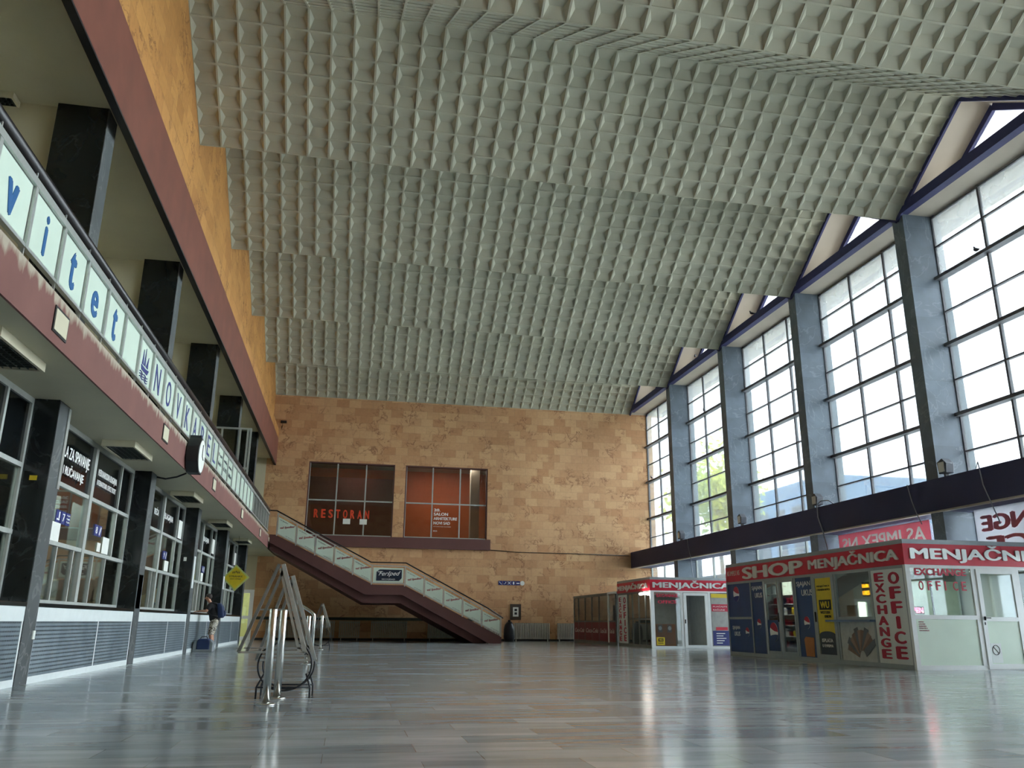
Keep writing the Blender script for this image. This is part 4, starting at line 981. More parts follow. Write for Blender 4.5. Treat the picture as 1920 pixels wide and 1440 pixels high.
d2 = MB().box(KX - 0.01, KX + 0.05, 21.52, 21.58, 0.1, 2.16).box(KX - 0.01, KX + 0.05, 22.24, 22.29, 0.1, 2.16).box(KX - 0.01, KX + 0.05, 21.52, 22.29, 2.08, 2.16).box(KX - 0.01, KX + 0.05, 21.52, 22.29, 0.1, 0.2).build('door', M_kgrey, K)
MB().box(KX + 0.015, KX + 0.025, 21.58, 22.24, 0.2, 2.08).build('pane', G_shop, d2)
p = panel('blue_panel', M_pepsi, 21.46, 20.58, 0.1, 2.16); nx('SJAJAN', M_white2, p, KX + 0.018, 21.38, 1.9, 0.7, 0.16); nx('UKUS', M_white2, p, KX + 0.018, 21.15, 1.68, 0.55, 0.16); ballogo(K, KX + 0.02, 21.0, 0.98, 0.14)
MB().prism([(20.75, 0.12), (21.15, 0.12), (21.2, 0.55), (21.12, 0.62), (20.72, 0.6)], 'x', KX + 0.01, KX + 0.02).build('printed_cup', M_cardb, p)
d3 = MB().box(KX - 0.01, KX + 0.05, 19.54, 19.66, 0.1, 2.16).box(KX - 0.01, KX + 0.05, 20.42, 20.54, 0.1, 2.16).box(KX - 0.01, KX + 0.05, 19.54, 20.54, 2.1, 2.16).box(KX - 0.01, KX + 0.05, 19.54, 20.54, 0.1, 0.2).build('door', M_kgrey, K)
yp = MB().box(KX + 0.01, KX + 0.03, 19.66, 20.42, 0.2, 2.1).build('yellow_poster', M_yel, d3)
MB().prism([(19.68, 0.2), (20.4, 0.2), (20.4, 0.68)] + [(20.04 + 0.36 * math.cos(k * PI / 10), 0.68 + 0.09 * math.sin(k * PI / 10)) for k in range(1, 10)] + [(19.68, 0.68)], 'x', KX + 0.0, KX + 0.01).build('navy_arch', M_navy, K)
nx('ISPLATA', M_white2, K, KX - 0.001, 20.3, 0.5, 0.5, 0.09, bold=0.01); nx('U EVRIMA', M_white2, K, KX - 0.001, 20.3, 0.38, 0.5, 0.07, bold=0.01)
MB().box(KX, KX + 0.01, 19.76, 20.3, 1.3, 1.55).build('black_plate', M_dark, K)
nx('WU', M_yel, K, KX - 0.001, 20.24, 1.34, 0.42, 0.17, bold=0.04)
nx('WESTERN', M_dark, K, KX + 0.009, 20.28, 1.2, 0.44, 0.07, bold=0.02); nx('UNION', M_dark, K, KX + 0.009, 20.1, 1.1, 0.3, 0.07, bold=0.02)
nx('MENJA\u010cNICA', M_dark, K, KX + 0.009, 20.35, 1.86, 0.6, 0.07); nx('I TRANSFER NOVCA', M_dark, K, KX + 0.009, 20.35, 1.78, 0.6, 0.05)
MB().box(KX - 0.04, KX - 0.01, 20.47, 20.5, 1.0, 1.25).build('handle', M_dark, d3)
MB().box(KX + 0.02, KX + 0.03, 18.035, 19.465, 1.12, 2.16).build('service_pane', G_shop, K)
MB().box(KX - 0.14, KX + 0.0, 17.95, 19.85, 1.0, 1.05).build('service_shelf', mat('blue_grey_shelf', (90, 110, 140), 0.4), K)
# banknote fan poster
bp_ = MB().box(KX + 0.02, KX + 0.04, 18.035, 19.465, 0.1, 1.0).build('banknote_poster', mat('pale_print', (186, 190, 186), 0.5), K)
for k in range(11):
    a = math.radians(20 + k * 13); c = (18.6, 0.22); L = 0.62 + 0.05 * math.sin(k * 2)
    m = MB(); ux = Vector((0, math.cos(a), math.sin(a))); uy = Vector((0, -math.sin(a), math.cos(a))); o0 = Vector((KX + 0.018 - k * 0.0012, c[0], c[1]))
    pts = [o0 + ux * 0.12 - uy * 0.09, o0 + ux * L - uy * 0.09, o0 + ux * L + uy * 0.09, o0 + ux * 0.12 + uy * 0.09]
    if any(q.y > 19.46 or q.y < 18.04 or q.z < 0.1 or q.z > 0.99 for q in pts):
        pts = [Vector((q.x, min(19.45, max(18.05, q.y)), min(0.98, max(0.11, q.z)))) for q in pts]
    m.add([*pts, *[q + Vector((0.001, 0, 0)) for q in pts]], [(0, 1, 2, 3), (7, 6, 5, 4), (0, 4, 5, 1), (1, 5, 6, 2), (2, 6, 7, 3), (3, 7, 4, 0)])
    m.build('printed_banknote', mat(*[('note_brown', (120, 96, 84)), ('note_grey', (96, 102, 110)), ('note_tan', (150, 126, 110))][k % 3], 0.5), bp_)
ep = MB().box(KX + 0.01, KX + 0.03, 16.78, 17.96, 0.1, 2.16).build('white_panel', M_panelw, K)
vtext('EXCHANGE', M_lred, ep, KX + 0.01, 17.66, 0.18, 2.12, 0.36)
vtext('OFFICE', M_lred, ep, KX + 0.01, 17.12, 0.18, 2.12, 0.4)
# front
ff = MB()
ff.box(KX, KX + 0.11, KY0, KY0 + 0.08, 0, 2.23)
ff.box(KX + 0.11, KXE, KY0, KY0 + 0.06, 0, 0.1).box(KX + 0.11, KXE, KY0, KY0 + 0.06, 2.16, 2.23).box(KX + 0.11, 13.78, KY0, KY0 + 0.06, 1.06, 1.15)
ff.box(13.76, 13.86, KY0, KY0 + 0.06, 0.1, 2.23).box(14.9, 15.0, KY0, KY0 + 0.06, 0.1, 2.23).box(15.3, KXE, KY0, KY0 + 0.06, 0, 2.23)
ff.build('front_frame', M_white, K)
MB().box(KX + 0.11, 13.76, KY0 + 0.02, KY0 + 0.04, 0.1, 1.06).build('frosted_pane', M_frost, K)
MB().box(KX + 0.11, 13.76, KY0 + 0.025, KY0 + 0.035, 1.15, 2.16).build('upper_pane', G_shop, K)
MB().box(15.0, 15.3, KY0 + 0.025, KY0 + 0.035, 0.1, 2.16).build('upper_pane', G_shop, K)
dd = MB().box(13.88, 13.98, KY0 - 0.02, KY0 + 0.04, 0.02, 2.16).box(14.8, 14.9, KY0 - 0.02, KY0 + 0.04, 0.02, 2.16).box(13.98, 14.8, KY0 - 0.02, KY0 + 0.04, 2.06, 2.16).box(13.98, 14.8, KY0 - 0.02, KY0 + 0.04, 0.02, 0.13).box(13.98, 14.8, KY0 - 0.02, KY0 + 0.04, 1.03, 1.12).build('door', M_white, K)
MB().box(13.98, 14.8, KY0 + 0.0, KY0 + 0.01, 0.13, 1.03).build('frosted_pane', M_frost, dd)
MB().box(13.98, 14.8, KY0 + 0.0, KY0 + 0.01, 1.12, 2.06).build('pane', G_shop, dd)
MB().bar((13.93, KY0 - 0.06, 1.1), (14.06, KY0 - 0.06, 1.1), 0.02).box(13.92, 13.94, KY0 - 0.06, KY0 - 0.02, 1.05, 1.13).box(13.92, 13.94, KY0 - 0.03, KY0 - 0.02, 0.95, 1.01).build('handle', M_dark, dd)
ny_('EXCHANGE', M_lred, K, 12.35, KY0 + 0.022, 2.0, 1.3, 0.16, bold=0.05)
for i, c in enumerate('OFFICE'): ny_(c, M_lred, K, 12.42 + i * 0.215, KY0 + 0.022, 1.68, 0.12 if c != 'I' else 0.04, 0.2, bold=0.02)
ns = MB().box(14.0, 14.26, KY0 - 0.004, KY0, 0.15, 0.56).build('notice', M_panelw, K)
MB().tube([(14.12 + 0.09 * math.cos(k * PI / 12), KY0 - 0.006, 0.42 + 0.1 * math.sin(k * PI / 12)) for k in range(24)], 0.007, 6, closed=True).bar((14.06, KY0 - 0.006, 0.49), (14.18, KY0 - 0.006, 0.35), 0.008, 0.012).build('no_entry_ring', M_dark, ns)
for k in range(5): ny_(('OPEN', 'ORARI', 'KURSNA LISTA', 'MENJACNICA', 'EXCHANGE')[k], mat('faded_red', (180, 110, 124), 0.5), K, 12.3, KY0 + 0.018, 0.99 - k * 0.045, 0.12 + 0.03 * k, 0.025)
MB().box(KXE + 0.002, 16.25, KY0, 19.5, 2.69, 2.79).box(KXE + 0.002, 16.25, KY0 + 0.06, 19.5, 2.2, 2.26).box(16.2, 16.25, KY0 + 0.06, 19.5, 0, 2.69).build('roof_extension', M_kgrey, K)
MB().box(KXE + 0.002, 16.25, KY0 - 0.01, KY0 + 0.05, 2.23, 2.69).build('fascia_extension', M_red, K)
MB().box(KXE + 0.002, 16.25, KY0, KY0 + 0.06, 0, 0.1).box(KXE + 0.002, 16.25, KY0, KY0 + 0.06, 2.16, 2.23).box(16.15, 16.25, KY0, KY0 + 0.06, 0, 2.23).build('front_frame', M_white, K)
MB().box(KXE + 0.002, 16.15, KY0 + 0.025, KY0 + 0.035, 0.1, 2.16).build('upper_pane', G_shop, K)
# kiosk shell and interior
MB().box(KXE - 0.06, KXE, KY0 + 0.06, KY1 - 0.05, 0, 2.69).build('rear_wall', M_white2, K)
MB().box(KX + 0.06, KXE, KY1 - 0.06, KY1 - 0.001, 0, 2.23).build('end_wall', M_kgrey, K)
MB().box(KX + 0.06, KXE - 0.06, 19.47, 19.53, 0, 2.2).build('partition', M_white2, K)
sh = thing('shop_shelving', 'lit shelf of small red and dark goods seen through shop door', 'shelves', (13.6, 24.0, 0))
MB().box(13.9, 14.0, 22.6, 25.5, 0, 2.1).build('back_panel', M_paper, sh)
for k in range(6): MB().box(13.42, 13.9, 22.6, 25.5, 0.25 + k * 0.32, 0.27 + k * 0.32).build('shelf', M_paper, sh)
rnd = random.Random(3); gi = 0
for k in range(6):
    for j in range(9):
        y = 22.9 + j * 0.27; z = 0.271 + k * 0.32; hh = 0.14 + rnd.random() * 0.1
        m = rnd.choice((M_coke, M_navy, M_white2, M_dark, M_yel, M_coke))
        o = MB().box(13.45, 13.595, y, y + 0.14, z, z + hh).build('goods_box', m)
        tag(o, 'small %s goods box on shop shelf %s from bottom, place %s from right' % ({M_coke: 'red', M_navy: 'navy', M_white2: 'white', M_dark: 'black', M_yel: 'yellow'}[m], ['first', 'second', 'third', 'fourth', 'fifth', 'sixth'][k], ['one', 'two', 'three', 'four', 'five', 'six', 'seven', 'eight', 'nine'][j]), 'box', 'goods on the kiosk shelves')
tag(MB().box(12.5, 12.52, 22.35, 22.95, 1.75, 2.12).build('glowing_notice', M_litp), 'white price notice inside the shop door, given its own glow', 'sign')  # paper glows by itself in place of lamp light falling on it
tag(MB().box(12.19, 12.22, 18.14, 18.46, 1.58, 1.92).build('rate_display', M_dark), 'black electronic rate display in service window', 'display')
text('EUR', M_led, bpy.data.objects['rate_display'], (12.189, 18.44, 1.79), (0, -1, 0), (0, 0, 1), 0.25, 0.08, bold=0.03)
text('118.5', M_led, bpy.data.objects['rate_display'], (12.189, 18.44, 1.62), (0, -1, 0), (0, 0, 1), 0.25, 0.1, bold=0.03)
pb('price_list', M_paper, 'white sheet with yellow corner low in service window', 'paper', 12.26, 12.27, 18.85, 19.3, 1.14, 1.4, group='sheets in service window')
pb('price_list', M_paper, 'small white sheet right of the first in service window', 'paper', 12.26, 12.27, 18.3, 18.65, 1.2, 1.42, group='sheets in service window')
cb_ = thing('cash_desk', 'pale cash desk with cabinets inside exchange office', 'desk', (13.0, 18.2, 0))
MB().box(12.4, 13.4, 18.3, 19.2, 0, 0.9).build('body', M_white2, cb_)
MB().box(12.35, 13.45, 18.2, 19.25, 0.9, 0.94).build('desk_top', M_kgrey, cb_)
wb = thing('white_cabinet', 'tall white cabinet inside the front exchange office', 'cabinet', (12.8, 19.2, 0.95))
MB().box(13.6, 15.2, 18.9, 19.4, 0, 2.0).build('body', mat('pale_green_cabinet', (190, 206, 190), 0.5), wb)
MB().box(14.38, 14.42, 18.88, 18.9, 0.1, 1.95).build('door_gap', M_dark, wb)
oo = MB().box(12.28, 12.72, 17.0, 17.03, 1.17, 1.34).build('open_sign', M_dark)
tag(oo, 'red neon OPEN sign behind the front kiosk glass', 'sign')
text('OPEN', M_neon, oo, (12.31, 16.998, 1.2), (1, 0, 0), (0, 0, 1), 0.38, 0.11, bold=0.02)
area('kiosk_area_light', (13.0, 23.4, 2.18), 0.4, 2.4, 26, (0, 0, 0), (1, 0.95, 0.85))
area('kiosk_area_light', (13.6, 18.0, 2.18), 1.6, 0.8, 7, (0, 0, 0), (0.95, 1, 0.9))
for x, y in ((13.0, 23.4), (13.6, 18.0)):
    o = MB().box(x - 0.3, x + 0.3, y - 0.5, y + 0.5, 2.185, 2.199).build('kiosk_light', M_panelw)
    tag(o, 'flat light panel inside the big kiosk, %s' % ('shop side' if y > 20 else 'exchange side'), 'light', 'panels lights in kiosk')

# --- second exchange kiosk
X2, Y2, Y2E, X2E = 11.79, 31.96, 36.12, 15.2
K = thing('exchange_kiosk', 'smaller red-bannered exchange office kiosk further back', 'kiosk', (13.5, 34, 0))
MB().box(X2, X2E, Y2, Y2E, 2.62, 2.72).build('roof', M_kgrey, K)
MB().box(X2 + 0.06, X2E, Y2 + 0.06, Y2E - 0.06, 2.17, 2.2).build('ceiling_panel', M_white2, K)
fa = MB().box(X2 - 0.01, X2 + 0.05, Y2 - 0.01, Y2E, 2.2, 2.62).box(X2 + 0.05, X2E, Y2 - 0.01, Y2 + 0.05, 2.2, 2.62).build('fascia', M_red, K)
nx('MENJA\u010cNICA', M_silver, fa, X2 - 0.01, 36.05, 2.24, 3.9, 0.33, bold=0.04, d=0.03)
ny_('MENJA\u010cNICA', M_silver, fa, X2 + 0.1, Y2 - 0.01, 2.24, 3.28, 0.36, bold=0.04, d=0.03)
f = MB(); f.box(X2, X2 + 0.16, Y2, Y2 + 0.08, 0, 2.2).box(X2 + 0.16, X2E, Y2, Y2 + 0.06, 0, 0.09).box(X2 + 0.16, X2E, Y2, Y2 + 0.06, 2.14, 2.2)
for x in (13.05, 14.22): f.box(x, x + 0.1, Y2, Y2 + 0.06, 0.09, 2.14)
f.box(X2E - 0.1, X2E, Y2, Y2 + 0.06, 0, 2.2).build('front_frame', M_white, K)
MB().box(X2 + 0.16, 13.05, Y2 + 0.02, Y2 + 0.03, 0.09, 2.14).build('front_pane', G_shop, K)
dd = MB().box(13.17, 13.29, Y2 - 0.02, Y2 + 0.04, 0.02, 2.12).box(14.08, 14.2, Y2 - 0.02, Y2 + 0.04, 0.02, 2.12).box(13.29, 14.08, Y2 - 0.02, Y2 + 0.04, 2.02, 2.12).box(13.29, 14.08, Y2 - 0.02, Y2 + 0.04, 0.02, 0.13).build('door', M_white, K)
MB().box(13.29, 14.08, Y2, Y2 + 0.01, 0.13, 2.02).build('pane', G_shop, dd)
MB().box(13.19, 13.23, Y2 - 0.05, Y2 - 0.02, 0.95, 1.1).build('handle', M_dark, dd)
po = MB().box(14.34, X2E - 0.1, Y2 + 0.01, Y2 + 0.03, 0.1, 2.12).build('poster', mat('grey_poster', (160, 160, 156), 0.5), K)
MB().box(14.36, X2E - 0.11, Y2 + 0.004, Y2 + 0.01, 1.95, 2.1).build('yellow_band', M_yel, po)
MB().box(14.36, X2E - 0.11, Y2 + 0.004, Y2 + 0.01, 1.42, 1.7).build('red_band', M_lred, po)
ny_('PLA\u0106AJTE', M_white2, po, 14.42, Y2 + 0.004, 1.57, 0.6, 0.08); ny_('RA\u010cUNE', M_white2, po, 14.42, Y2 + 0.004, 1.45, 0.5, 0.08)
MB().box(14.36, X2E - 0.11, Y2 + 0.004, Y2 + 0.01, 0.12, 0.68).build('navy_band', M_navyL, po)
MB().box(14.5, 15.0, Y2 + 0.004, Y2 + 0.01, 0.7, 0.82).build('red_tag', M_red, po)
for k in range(5): MB().box(14.5, 14.75 + 0.04 * (k * 7 % 5), Y2, Y2 + 0.004, 0.2 + k * 0.09, 0.23 + k * 0.09).build('text_line', M_white2, po)
ny_('EXCHANGE', M_lred, K, 12.05, Y2 + 0.018, 1.95, 0.9, 0.13, bold=0.05); ny_('OFFICE', M_lred, K, 12.1, Y2 + 0.018, 1.7, 0.8, 0.13, bold=0.05)
wu = MB().box(12.0, 12.33, Y2 + 0.01, Y2 + 0.018, 0.13, 0.42).build('yellow_plate', M_yel, K)
MB().box(12.06, 12.27, Y2 + 0.004, Y2 + 0.01, 0.26, 0.38).build('black_plate', M_dark, wu); ny_('WU', M_yel, wu, 12.09, Y2 + 0.003, 0.28, 0.15, 0.08, bold=0.03); ny_('WESTERN UNION', M_dark, wu, 12.05, Y2 + 0.01, 0.18, 0.22, 0.04)
f = MB()
for y in (Y2E - 0.03, 34.78, 34.2, 33.4, 32.6): f.box(X2, X2 + 0.06, y - 0.03, y + 0.03, 0, 2.2)
f.box(X2, X2 + 0.06, Y2, Y2E, 0, 0.12).box(X2, X2 + 0.06, Y2, Y2E, 2.12, 2.2).box(X2, X2 + 0.06, Y2, 34.78, 1.08, 1.14).build('side_frame', mat('dull_grey_frame', (110, 112, 108), 0.5), K)
ep = MB().box(X2 + 0.01, X2 + 0.03, 34.82, Y2E - 0.06, 0.12, 2.12).build('white_panel', M_panelw, K)
vtext('EXCHANGE', M_lred, ep, X2 + 0.01, 35.78, 0.18, 2.05, 0.3); vtext('OFFICE', M_lred, ep, X2 + 0.01, 35.18, 0.18, 2.05, 0.32)
MB().box(X2 + 0.02, X2 + 0.03, Y2 + 0.1, 34.75, 0.12, 2.12).build('side_pane', G_tick, K)
MB().box(X2E - 0.06, X2E, Y2 + 0.06, Y2E - 0.02, 0, 2.62).box(X2, X2E, Y2E - 0.06, Y2E, 0, 2.62).build('rear_wall', mat('dim_wall', (140, 138, 128), 0.7), K)
tb = thing('tube_lamp', 'bright white tube lamp under the second kiosk banner', 'lamp', (X2 - 0.1, 32.25, 2.04))
MB().tube([(X2 - 0.14, 31.95, 2.08), (X2 - 0.14, 32.75, 2.08)], 0.05, 10).build('tube', M_tube, tb); MB().box(X2 - 0.16, X2 - 0.015, 32.3, 32.4, 2.12, 2.16).build('mount', M_kgrey, tb)
area('kiosk_area_light', (13.0, 33.2, 2.1), 1.6, 0.8, 12)  # added fill, makes the wooden counter inside show brighter
ct = thing('wooden_counter', 'orange-brown counter with two machines inside the second kiosk', 'counter', (12.5, 32.9, 0))
MB().box(12.0, 13.0, 32.5, 33.0, 0, 0.92).build('body', M_cardb, ct)
for i, x in enumerate((12.35, 12.75)):
    o = thing('poster_photo', 'small grey printed card on the wooden counter, %s' % ('left one' if i == 0 else 'right one'), 'card', (x, 32.48, 0.6), 'cards on the kiosk counter')
    MB().box(x - 0.09, x + 0.09, 32.485, 32.498, 0.6, 0.9).build('card', mat('grey_card', (150, 130, 126), 0.5), o)
    MB().prism([(x + 0.07 * math.cos(k * PI / 8), 0.76 + 0.08 * math.sin(k * PI / 8)) for k in range(16)], 'y', 32.478, 32.485).build('round_print', M_white2, o)

# --- cola kiosk by the end wall
X3, Y3, Y3E = 11.72, 36.2, 43.3
K = thing('glazed_kiosk', 'grey glazed kiosk with dark red cola panels near the end wall', 'kiosk', (13.5, 40, 0))
MB().box(X3, 15.3, Y3, Y3E, 2.22, 2.28).build('roof', mat('dull_grey_frame', (110, 112, 108), 0.5), K)
f = MB()
for y in (Y3E - 0.03, 42.4, 41.2, 40.0, 38.8, 37.4, 36.25): f.box(X3, X3 + 0.06, y - 0.03, y + 0.03, 0, 2.22)
f.box(X3, X3 + 0.06, Y3, Y3E, 0, 0.14).box(X3, X3 + 0.06, Y3, Y3E, 0.98, 1.05).box(X3, X3 + 0.06, Y3, Y3E, 2.16, 2.22).box(X3, 15.3, Y3E - 0.06, Y3E, 0, 2.22)
f.build('frame', MC['dull_grey_frame'], K)
MB().box(X3 + 0.02, X3 + 0.03, 37.4, Y3E - 0.06, 1.05, 2.16).build('pane', G_tick, K)
for y1, y0 in ((43.24, 41.2), (41.2, 38.8), (38.8, 37.45), (37.35, 36.3)):
    p = MB().box(X3 + 0.01, X3 + 0.03, y0 + 0.03, y1 - 0.03, 0.14, 0.98).build('red_panel', M_coke, K)
    nx('Coca-Cola', M_paper, p, X3 + 0.008, y1 - 0.2, 0.5, (y1 - y0) - 0.4, 0.2, shear=0.3, d=0.004)
dd = MB().box(X3 - 0.02, X3 + 0.04, 37.22, 37.36, 0.1, 2.3).box(X3 - 0.02, X3 + 0.04, 36.16, 37.22, 2.2, 2.3).build('door', M_panelw, K)
MB().box(X3 + 0.0, X3 + 0.01, 36.3, 37.2, 1.05, 2.2).build('pane', G_tick, dd)
MB().box(X3 + 0.2, X3 + 0.25, 38.0, 42.8, 1.05, 2.1).build('curtain', mat('grey_curtain', (120, 124, 118), 0.8), K)

# ------------------------------------------------------------------ items on the dark beam
for i, (y, z) in enumerate(((37.6, 4.74), (31.2, 4.74), (25.55, 4.74), (19.2, 4.74))):
    t = thing('floodlight', 'grey floodlight standing on the dark beam, %s' % ('farthest', 'second farthest', 'middle one, beside white cable loop', 'nearest at right')[i], 'floodlight', (15.55, y, z), 'floodlights on the beam')
    MB().box(15.5, 15.6, y - 0.03, y + 0.03, z, z + 0.12).build('bracket', M_dark, t)
    MB().prism([(y - 0.16, z + 0.1), (y + 0.12, z + 0.1), (y + 0.16, z + 0.42), (y - 0.05, z + 0.5), (y - 0.2, z + 0.35)], 'x', 15.42, 15.66).build('housing', mat('flood_grey', (84, 88, 96), 0.4), t, 0.01)
    MB().box(15.405, 15.42, y - 0.12, y + 0.1, z + 0.14, z + 0.4).build('lens', M_silver, t)
def cable(pts, label, r=0.014): tag(MB().tube(pts, r, 6).build('cable', mat('pale_cable', (150, 156, 168), 0.5)), label, 'cable', 'pale cables on the dark beam')
cable([(15.6, 24.6, 4.745), (15.5, 24.8, 4.9), (15.42, 25.1, 4.93), (15.37, 25.3, 4.8), (15.375, 25.32, 4.4), (15.375, 25.1, 3.9), (15.35, 24.9, 3.4), (15.3, 24.7, 2.8)], 'pale cable looping over the beam behind the shop kiosk', 0.02)
cable([(15.375, 36.5, 4.75), (15.375, 36.4, 4.3), (15.375, 36.2, 3.88), (15.3, 35.9, 3.2), (15.3, 35.8, 2.75)], 'pale cable running down from beam to second kiosk')
cable([(15.375, 20.6, 4.75), (15.375, 20.5, 4.3), (15.375, 20.35, 3.9), (15.3, 20.1, 3.6)], 'pale cable down the beam left of the nearest column')
cable([(15.375, 17.9, 4.75), (15.36, 17.8, 4.9), (15.375, 17.75, 4.3), (15.375, 17.6, 3.9), (15.3, 17.3, 3.3)], 'pale cable down the beam at the right edge of view')
# banners hanging inside the lower windows, printed side outwards
bn1 = thing('window_banner', 'faded red banner with reversed lettering left of nearest column', 'banner', (16.2, 23.4, 3.1), 'banners in the lower windows')
MB().box(16.3, 16.32, 21.1, 25.7, 3.05, 3.86).build('sheet', cloth('translucent_red', (196, 128, 138)), bn1)
text('AS IMPEX NS', M_white2, bn1, (16.298, 25.5, 3.3), (0, -1, 0), (0, 0, 1), 4.2, 0.42, bold=0.02, mirror=True)
bn2 = thing('window_banner', 'white banner with reversed red lettering right of nearest column', 'banner', (16.2, 17.5, 3.1), 'banners in the lower windows')
MB().box(16.3, 16.32, 14.6, 19.3, 2.5, 3.9).build('sheet', cloth('translucent_white', (206, 206, 210)), bn2)
text('EXCHANGE', mat('faded_rose', (240, 132, 156), 0.5), bn2, (16.298, 19.1, 3.3), (0, -1, 0), (0, 0, 1), 4.3, 0.42, bold=0.06, mirror=True)
text('OFFICE', bpy.data.materials['faded_rose'], bn2, (16.298, 19.0, 2.75), (0, -1, 0), (0, 0, 1), 4.0, 0.42, bold=0.06, mirror=True)

# ------------------------------------------------------------------ skinned figures
def skin(name, m, parent, verts, edges, radii, root=0, sub=1, base=(0, 0, 0)):
    me = bpy.data.meshes.new(name); b = Vector(base); w = wl(parent)
    me.from_pydata([tuple(Vector(v) + b - w) for v in verts], edges, []); me.update()
    o = bpy.data.objects.new(name, me); COL.objects.link(o)
    md = o.modifiers.new('skin', 'SKIN'); md.use_smooth_shade = True; md.branch_smoothing = 0.6
    for i, r in enumerate(radii):
        s = me.skin_vertices[0].data[i]; s.radius = (r, r) if not isinstance(r, tuple) else r; s.use_root = (i == root)
    sd = o.modifiers.new('sub', 'SUBSURF'); sd.levels = sub; sd.render_levels = sub
    dg = bpy.context.evaluated_depsgraph_get(); nm = bpy.data.meshes.new_from_object(o.evaluated_get(dg))
    bpy.data.objects.remove(o); bpy.data.meshes.remove(me); nm.name = name
    nm.materials.clear(); nm.materials.append(m)
    for p in nm.polygons: p.use_smooth = True
    o = bpy.data.objects.new(name, nm); COL.objects.link(o); o.parent = parent; WL[o.name] = w.copy()
    return o
class SK:
    def __init__(s): s.v = []; s.e = []; s.r = []
    def p(s, co, r, par=None):
        s.v.append(co); s.r.append(r)
        if par is not None: s.e.append((par, len(s.v) - 1))
        return len(s.v) - 1
    def chain(s, par, L):
        for co, r in L: par = s.p(co, r, par)
        return par
BX, BY = -4.03, 27.75
P0 = (BX, BY, 0)
pr = thing('person', 'person in black T-shirt and patterned shorts leaning on ticket counter', 'person', P0)
k = SK()
pel = k.p((0.06, 0, 0.93), 0.11)
sp1 = k.p((0.03, 0, 1.08), 0.1, pel); chest = k.p((-0.04, 0, 1.27), 0.108, sp1); nb = k.p((-0.11, 0, 1.42), 0.062, chest)
hd = k.chain(nb, [((-0.15, 0, 1.48), 0.056), ((-0.195, 0, 1.525), 0.068), ((-0.2, 0, 1.57), 0.086), ((-0.185, 0, 1.62), 0.098), ((-0.175, 0, 1.67), 0.078), ((-0.17, 0, 1.695), 0.04)])
k.chain(hd - 3, [((-0.28, 0, 1.565), 0.022), ((-0.3, 0, 1.548), 0.016)])
for s in (-1, 1):
    k.chain(hd - 3, [((-0.18, s * 0.088, 1.575), 0.016), ((-0.168, s * 0.1, 1.585), 0.012)])
    sh_ = k.p((-0.09, s * 0.17, 1.35), 0.056, chest)
    el = k.chain(sh_, [((-0.14, s * 0.235, 1.24), 0.05), ((-0.18, s * 0.25, 1.18), 0.044), ((-0.3, s * 0.21, 1.185), 0.04)])
    wr = k.chain(el, [((-0.4, s * 0.13, 1.175), 0.027), ((-0.44, s * 0.1, 1.17), 0.03), ((-0.48, s * 0.085, 1.165), 0.03)])
    for q, (dx, dy) in enumerate(((-0.085, 0.03), (-0.095, 0.01), (-0.09, -0.01), (-0.075, -0.03))):
        k.chain(wr, [((-0.51, s * (0.085 + dy), 1.165), 0.0095), ((-0.48 + dx * 0.8, s * (0.085 + dy * 1.1), 1.155), 0.009), ((-0.48 + dx, s * (0.085 + dy * 1.1), 1.143), 0.008)])
    k.chain(wr - 1, [((-0.46, s * 0.05, 1.165), 0.011), ((-0.49, s * 0.035, 1.155), 0.009)])
    hp = k.p((0.06, s * 0.095, 0.86), 0.095, pel)
    kn = k.chain(hp, [((0.03, s * 0.11, 0.68), 0.078), ((0.0, s * 0.12, 0.5), 0.056), ((0.03, s * 0.12, 0.36), 0.055), ((0.05, s * 0.12, 0.1), 0.034), ((0.05, s * 0.12, 0.055), 0.036)])
    k.chain(kn, [((-0.06, s * 0.13, 0.04), 0.034), ((-0.14, s * 0.135, 0.035), 0.028)])
skin('body', M_skin, pr, k.v, k.e, k.r, 0, 2, P0)
k = SK()
a = k.p((0.06, 0, 0.87), 0.165)
c = k.chain(a, [((0.055, 0, 0.96), 0.17), ((0.04, 0, 1.04), 0.17), ((0.02, 0, 1.12), 0.172), ((-0.01, 0, 1.2), 0.178), ((-0.04, 0, 1.27), 0.182)])
k.chain(c, [((-0.075, 0, 1.35), 0.14), ((-0.1, 0, 1.41), 0.095), ((-0.108, 0, 1.425), 0.085)])
for s in (-1, 1): k.chain(c, [((-0.06, s * 0.1, 1.3), 0.15), ((-0.09, s * 0.17, 1.34), 0.105), ((-0.115, s * 0.205, 1.3), 0.085), ((-0.14, s * 0.235, 1.24), 0.078), ((-0.15, s * 0.24, 1.22), 0.075)])
skin('t_shirt', M_shirt, pr, k.v, k.e, k.r, 0, 2, P0)
k = SK()
a = k.p((0.055, 0, 1.05), 0.155); a = k.p((0.06, 0, 0.95), 0.17, a)
for s in (-1, 1): k.chain(a, [((0.06, s * 0.085, 0.86), 0.135), ((0.045, s * 0.1, 0.77), 0.12), ((0.03, s * 0.11, 0.68), 0.112), ((0.01, s * 0.115, 0.59), 0.105), ((0.0, s * 0.12, 0.51), 0.1), ((0.0, s * 0.12, 0.48), 0.098)])
skin('shorts', M_camo, pr, k.v, k.e, k.r, 0, 2, P0)
m = MB(); vs = []; n_ = 20; kk = 10                       # short cropped hair: a dome over the back of the skull
for i in range(kk + 1):
    for j in range(n_):
        th = PI * 0.62 * i / kk; ph = 2 * PI * j / n_
        x = math.sin(th) * math.cos(ph); y = math.sin(th) * math.sin(ph); z = math.cos(th)
        tilt = 0.55; x, z = x * math.cos(tilt) + z * math.sin(tilt), -x * math.sin(tilt) + z * math.cos(tilt)
        vs.append((BX - 0.178 + x * 0.098, BY + y * 0.092, 1.618 + z * 0.098))
